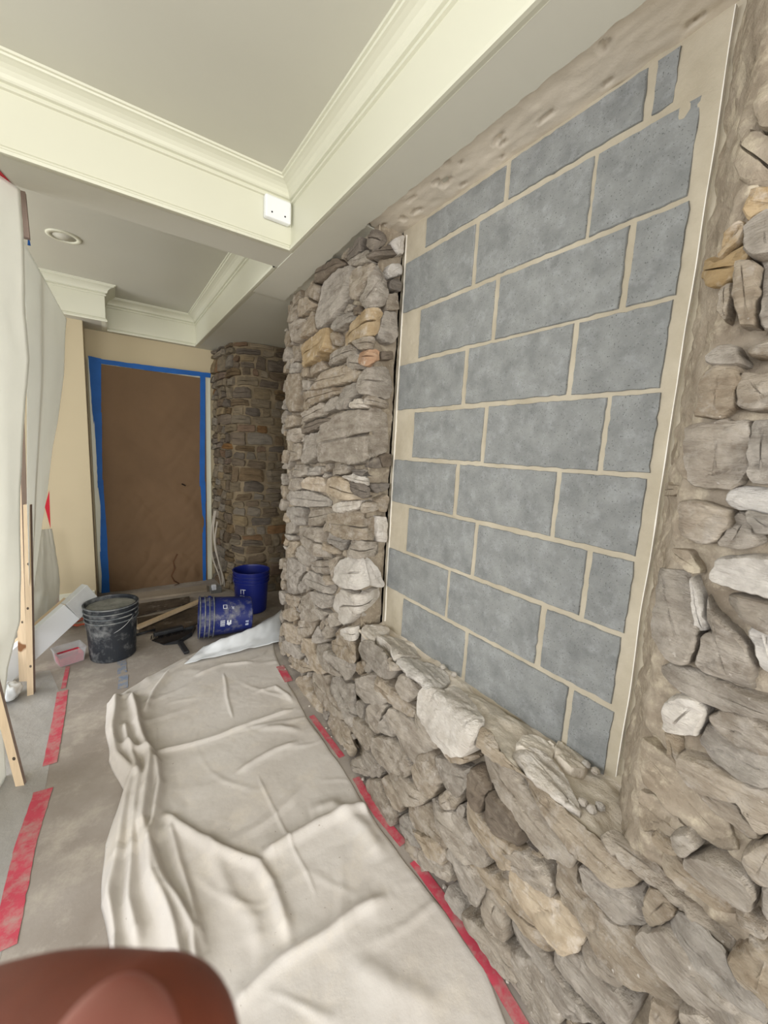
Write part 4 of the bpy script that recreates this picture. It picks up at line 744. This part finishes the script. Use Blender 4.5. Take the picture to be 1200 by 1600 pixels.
# ---- sticks, boards and brush on the far floor
a = px(213, 981, Z=.03); b = px(322, 935, Z=.03)
o = MB().bar(a, b, .05, .02).build('wooden_stick', M_pine, bevel=.002); tag(o, 'pale wooden stick lying diagonally across the dark boards by the door', 'stick')
def slab_px(name, pts, th, m, label, cat, z0=.002, group=None):
    Q = [px(u, v, Z=th) for u, v in pts]; n = len(Q)
    V = [(q.x, q.y, z0+th) for q in Q] + [(q.x, q.y, z0) for q in Q]; F = [tuple(range(n))[::-1], tuple(range(n, 2*n))] + [(i, i+n, (i+1) % n + n, (i+1) % n) for i in range(n)]
    o = obj(name, V, F, m); bm = bmesh.new(); bm.from_mesh(o.data); bmesh.ops.recalc_face_normals(bm, faces=bm.faces); bm.to_mesh(o.data); bm.free()
    return tag(o, label, cat, group)
slab_px('dark_board', [(212, 944), (296, 932), (296, 942), (214, 962)], .012, M_dark, 'flat dark board on the floor just in front of the papered door', 'board')
slab_px('dark_board', [(214, 966), (312, 948), (318, 966), (300, 980), (218, 990)], .010, M_dark, 'wide dark dusty board on the floor behind the dustpan', 'board')
slab_px('door_sill', [(168, 932), (322, 914), (324, 922), (170, 942)], .02, mat('sill_dusty', srgb(150,138,122), .9), 'dusty grey threshold strip along the bottom of the far door', 'threshold')
# dustpan
e = empty('dustpan', (.40, 3.12, 0), 'black dustpan lying on the floor left of the blue bucket on its side', 'dustpan')
def pan():
    A = [px(u, v, Z=.004) for u, v in ((237, 1001), (256, 1008), (280, 1006), (300, 994), (306, 982), (280, 984))]
    n = len(A); c = sum(A, Vector())/n; V = [tuple(a) for a in A] + [(a.x, a.y, .035 if i in (2, 3, 4) else .010) for i, a in enumerate(A)] + [(a.x+(c.x-a.x)*.08, a.y+(c.y-a.y)*.08, .033 if i in (2, 3, 4) else .009) for i, a in enumerate(A)] + [(a.x+(c.x-a.x)*.1, a.y+(c.y-a.y)*.1, .006) for a in A]
    F = [tuple(range(n))[::-1]] + [(k*n+i, k*n+(i+1) % n, (k+1)*n+(i+1) % n, (k+1)*n+i) for k in range(3) for i in range(n)] + [tuple(range(3*n, 4*n))]
    obj('pan', V, F, M_blackd, e)
    MB().bar(px(281, 1003, Z=.03), px(292, 1020, Z=.02), .035, .022).build('handle', M_blackd, e, bevel=.006)
pan()
e = empty('hand_brush', (.35, 3.2, 0), 'black hand brush resting along the back of the dustpan', 'brush')
bb = MB().bar(px(240, 991, Z=.085), px(286, 980, Z=.085), .045, .03).build('brush_back', M_blackd, e, bevel=.008)
bm_ = MB(); g = random.Random(2); a = px(240, 990, Z=.075); b = px(286, 979, Z=.075)
for k in range(140):
    q = a.lerp(b, g.random()) + Vector((g.uniform(-.018, .018), g.uniform(-.02, .02), -.012)); bm_.bar(q, q + Vector((g.uniform(-.006, .006), g.uniform(-.012, .002), -.028)), .0025, .0025)
o = bm_.build('bristles', M_hole, bb); o['kind'] = 'stuff'
o = MB().tube([px(212, 992, Z=.012), px(226, 988, Z=.012), px(243, 984, Z=.02)], .010).build('brush_handle', M_blackd, e, smooth=True)
# orange extension cord heap
for k in range(4):
    c = px(132, 978, Z=.01); g = random.Random(40+k); r1 = .075+.015*k; r2 = .05+.01*k
    pts = [(c.x-.01 + r1*math.cos(a)*(1+.1*math.sin(3*a+k)), c.y+.08 + r2*math.sin(a)*(1.2+.1*math.cos(2*a+k)), .006+.008*k+.01*abs(math.sin(a*1.5+k))) for a in np.linspace(0, 6.0, 44)]
    if k == 0: pc = MB()
    pc.tube(pts, .0045)
tag(pc.build('extension_cord', M_cordo, smooth=True), 'loose coil of orange extension cord between the boxed trim and the black bucket', 'cord')
def lump_poly(cx, cy, r, z, sd, name, m, label, cat, group, H=None):
    V, F = grid(lambda s, t: (cx + r*(1+.3*fbm(math.cos(6.283*s), math.sin(6.283*s), t*2+sd, 2))*math.sin(math.pi*t)*math.cos(6.283*s), cy + r*(1+.3*fbm(math.cos(6.283*s), math.sin(6.283*s), t*2+sd, 2))*math.sin(math.pi*t)*math.sin(6.283*s), max(.001, z + (H or r*.6)*math.cos(math.pi*t))), 9, 6)
    return tag(obj(name, V, F, m, smooth=False), label, cat, group)
# scattered chips at the foot of the wall
for k in range(34):
    g = random.Random(k*3+1); y = g.uniform(.5, 2.6); x = g.uniform(.875, .92) + .03*(y-1)*.6
    r = g.uniform(.003, .009); lump_poly(x, y, r, r*.5, k, 'stone_chip', M_stone_w, 'small pale stone chip on the floor along the foot of the stone wall', 'debris', 'stone chips along the wall foot')
# mortar rubble in the broken spots of the sill
for k, (u, v) in enumerate([(912, 1252), (925, 1262), (938, 1258), (962, 1180), (950, 1168), (1012, 1318), (1022, 1322), (708, 1035), (716, 1050)]):
    p = px(u, v, Z=.655); lump_poly(min(p.x, 1.03), p.y, .012, .652, k, 'mortar_crumb', M_stone_w, 'crumb of broken mortar lying on the dusty stone sill', 'debris', 'mortar crumbs on the sill', .009)
# white sensor box on the ceiling beam
e = empty('wall_sensor', (.685, 1.95, 2.50), 'small white plastic sensor box mounted on the cream ceiling beam', 'sensor')
MB().box((.618, 1.936, 2.452), (.738, 1.969, 2.545)).build('case', mat('sensor_white', srgb(236, 238, 240), .4, noise_amt=.01), e, bevel=.008)
for x in (.648, .708): MB().lathe([(.001, 0), (.0035, 0), (.0035, .002), (.001, .002)], 12, Matrix.Translation((x, 1.9345, 2.476)) @ Matrix.Rotation(-math.pi/2, 4, 'X')).build('indicator_hole', M_hole, e)
# recessed ceiling lamp
e = empty('recessed_light', (-.161, 3.30, 2.625), 'round recessed ceiling light, unlit, in the far ceiling tray', 'light')
Mr = Matrix.Translation((-.161, 3.30, 2.625)) @ Matrix.Rotation(math.pi, 4, 'X')
MB().lathe([(.060, 0), (.088, 0), (.088, .004), (.080, .007), (.062, .007), (.060, .0)], 36, Mr, cap=False).build('trim_ring', M_trim, e, smooth=True)
MB().lathe([(.001, .001), (.061, .001), (.061, .003), (.001, .005)], 36, Mr, cap=False).build('lens', M_white, e, smooth=True)
# ------------------------------------------------------------------ fingertip at the lens
def finger():
    o3 = Vector((0, 0, EYE))
    def cp(u, v, d): return o3 + (cf + cr*((u-600)/630) + cu*((800-v)/630))*d
    tip = cp(165, 1775, .034); base = cp(-420, 1800, .044); ax = (tip-base).normalized()
    far = base - ax*.05
    e = empty('person', base, 'blurred brown fingertip of the photographer covering the lower left corner', 'person')
    up = cu; x = ax.cross(up).normalized(); y = x.cross(ax)
    n = 48; V = []; st = []
    L = (tip-base).length; prof = []
    for k in range(28):
        a = (math.pi/2)*k/27; prof.append((math.sin(a)**.9*.0108 if k else 1e-5, L + .0105*(math.cos(a)-1)+.0105))
    for k in range(1, 30): s = L - k*.0028; prof.append((.0108 + .0009*math.sin(k*.35) + .00006*k, s))
    for r, s in prof:
        for i in range(n):
            a = 2*math.pi*i/n; V.append(base + ax*s + x*(math.cos(a)*r*1.05) + y*(math.sin(a)*r*.92))
    F = [(k*n+i, (k+1)*n+i, (k+1)*n+(i+1) % n, k*n+(i+1) % n) for k in range(len(prof)-1) for i in range(n)]
    fg = obj('finger', V, F, M_skin, e, smooth=True)
    # the rest of the hand, out of the frame
    Rt = base + ax*(L-.075); J = []; E = []; Rr = []
    def jn(p, r): J.append(tuple(p)); Rr.append(r); return len(J)-1
    pal = jn(Rt - ax*.055 - cu*.03, .026); wr = jn(Rt - ax*.10 - cu*.06, .024); fa = jn(Rt - ax*.17 - cu*.20, .034); E += [(pal, wr), (wr, fa)]
    k0 = jn(Rt - ax*.012, .0105); k00 = jn(Rt + ax*.006, .0105); E += [(pal, k0), (k0, k00)]
    for i_, (l1, rr) in enumerate(((.042, .0095), (.038, .009), (.030, .0078))):
        a = jn(Rt - cu*.021*(i_+1) - ax*(.014+.005*i_), rr*1.1); b = jn(Vector(J[a]) + ax*l1, rr); c = jn(Vector(J[b]) + ax*.012 - cf*.026, rr*.92); d = jn(Vector(J[c]) - ax*.016 - cf*.012, rr*.8); E += [(pal, a), (a, b), (b, c), (c, d)]
    a = jn(Rt - ax*.06 - cf*.03, .012); b = jn(Vector(J[a]) + ax*.028 - cf*.022 + cu*.005, .0105); c = jn(Vector(J[b]) + ax*.028 - cf*.006, .009); E += [(pal, a), (a, b), (b, c)]
    c0 = Vector(J[pal]); me = bpy.data.meshes.new('hand'); me.from_pydata([tuple(Vector(q) - c0) for q in J], E, []); hd = link('hand', me, M_skin, e, c0 - base)
    sk = hd.modifiers.new('skin', 'SKIN')
    for q, rr in zip(me.skin_vertices[0].data if me.skin_vertices else [], Rr): q.radius = (rr, rr)
    if not me.skin_vertices:
        bm = bmesh.new(); bm.from_mesh(me); ly = bm.verts.layers.skin.verify(); bm.verts.ensure_lookup_table()
        for i_, rr in enumerate(Rr): bm.verts[i_][ly].radius = (rr, rr); bm.verts[i_][ly].use_root = (i_ == 0)
        bm.to_mesh(me); bm.free()
    hd.modifiers.new('sub', 'SUBSURF').levels = 2; hd.modifiers['sub'].render_levels = 2
    # nail plate seated on the side of the tip that faces right
    to = -(cf)  # towards the lens
    best = None
    for k in range(360):
        a = 6.28318*k/360; q = x*math.cos(a) + y*math.sin(a); P_ = base + ax*(L+.001) + q*.0108 - o3; dz = P_.dot(cf)
        if q.dot(P_) > 0: continue
        uu = 600 + 630*P_.dot(cr)/dz; vv = 800 - 630*P_.dot(cu)/dz; e_ = (vv-1650)**2 + .05*(uu-290)**2
        if best is None or e_ < best[0]: best = (e_, q, uu, vv)
    nd = best[1]; sd_ = ax.cross(nd); print('nail', best[2:], 'tip', L)
    def nail(s, t):
        th = 6.28318*s; rho = t; w = .60*rho*math.copysign(abs(math.cos(th))**.75, math.cos(th)); l = L + .0050 + .0050*rho*math.copysign(abs(math.sin(th))**.75, math.sin(th))
        k = math.sqrt(max(.02, 1-(max(0, l-L)/.0105)**2)); r = .0108*k**.9 + .00035*(1-rho**8)
        return tuple(base + ax*l + nd*(math.cos(w)*r*.97) + sd_*(math.sin(w)*r))
    V, F = grid(nail, 48, 14); o = obj('nail', V, F, M_nail, fg, smooth=True)
finger()
for o in bpy.data.objects:
    if '_o' in o: del o['_o']
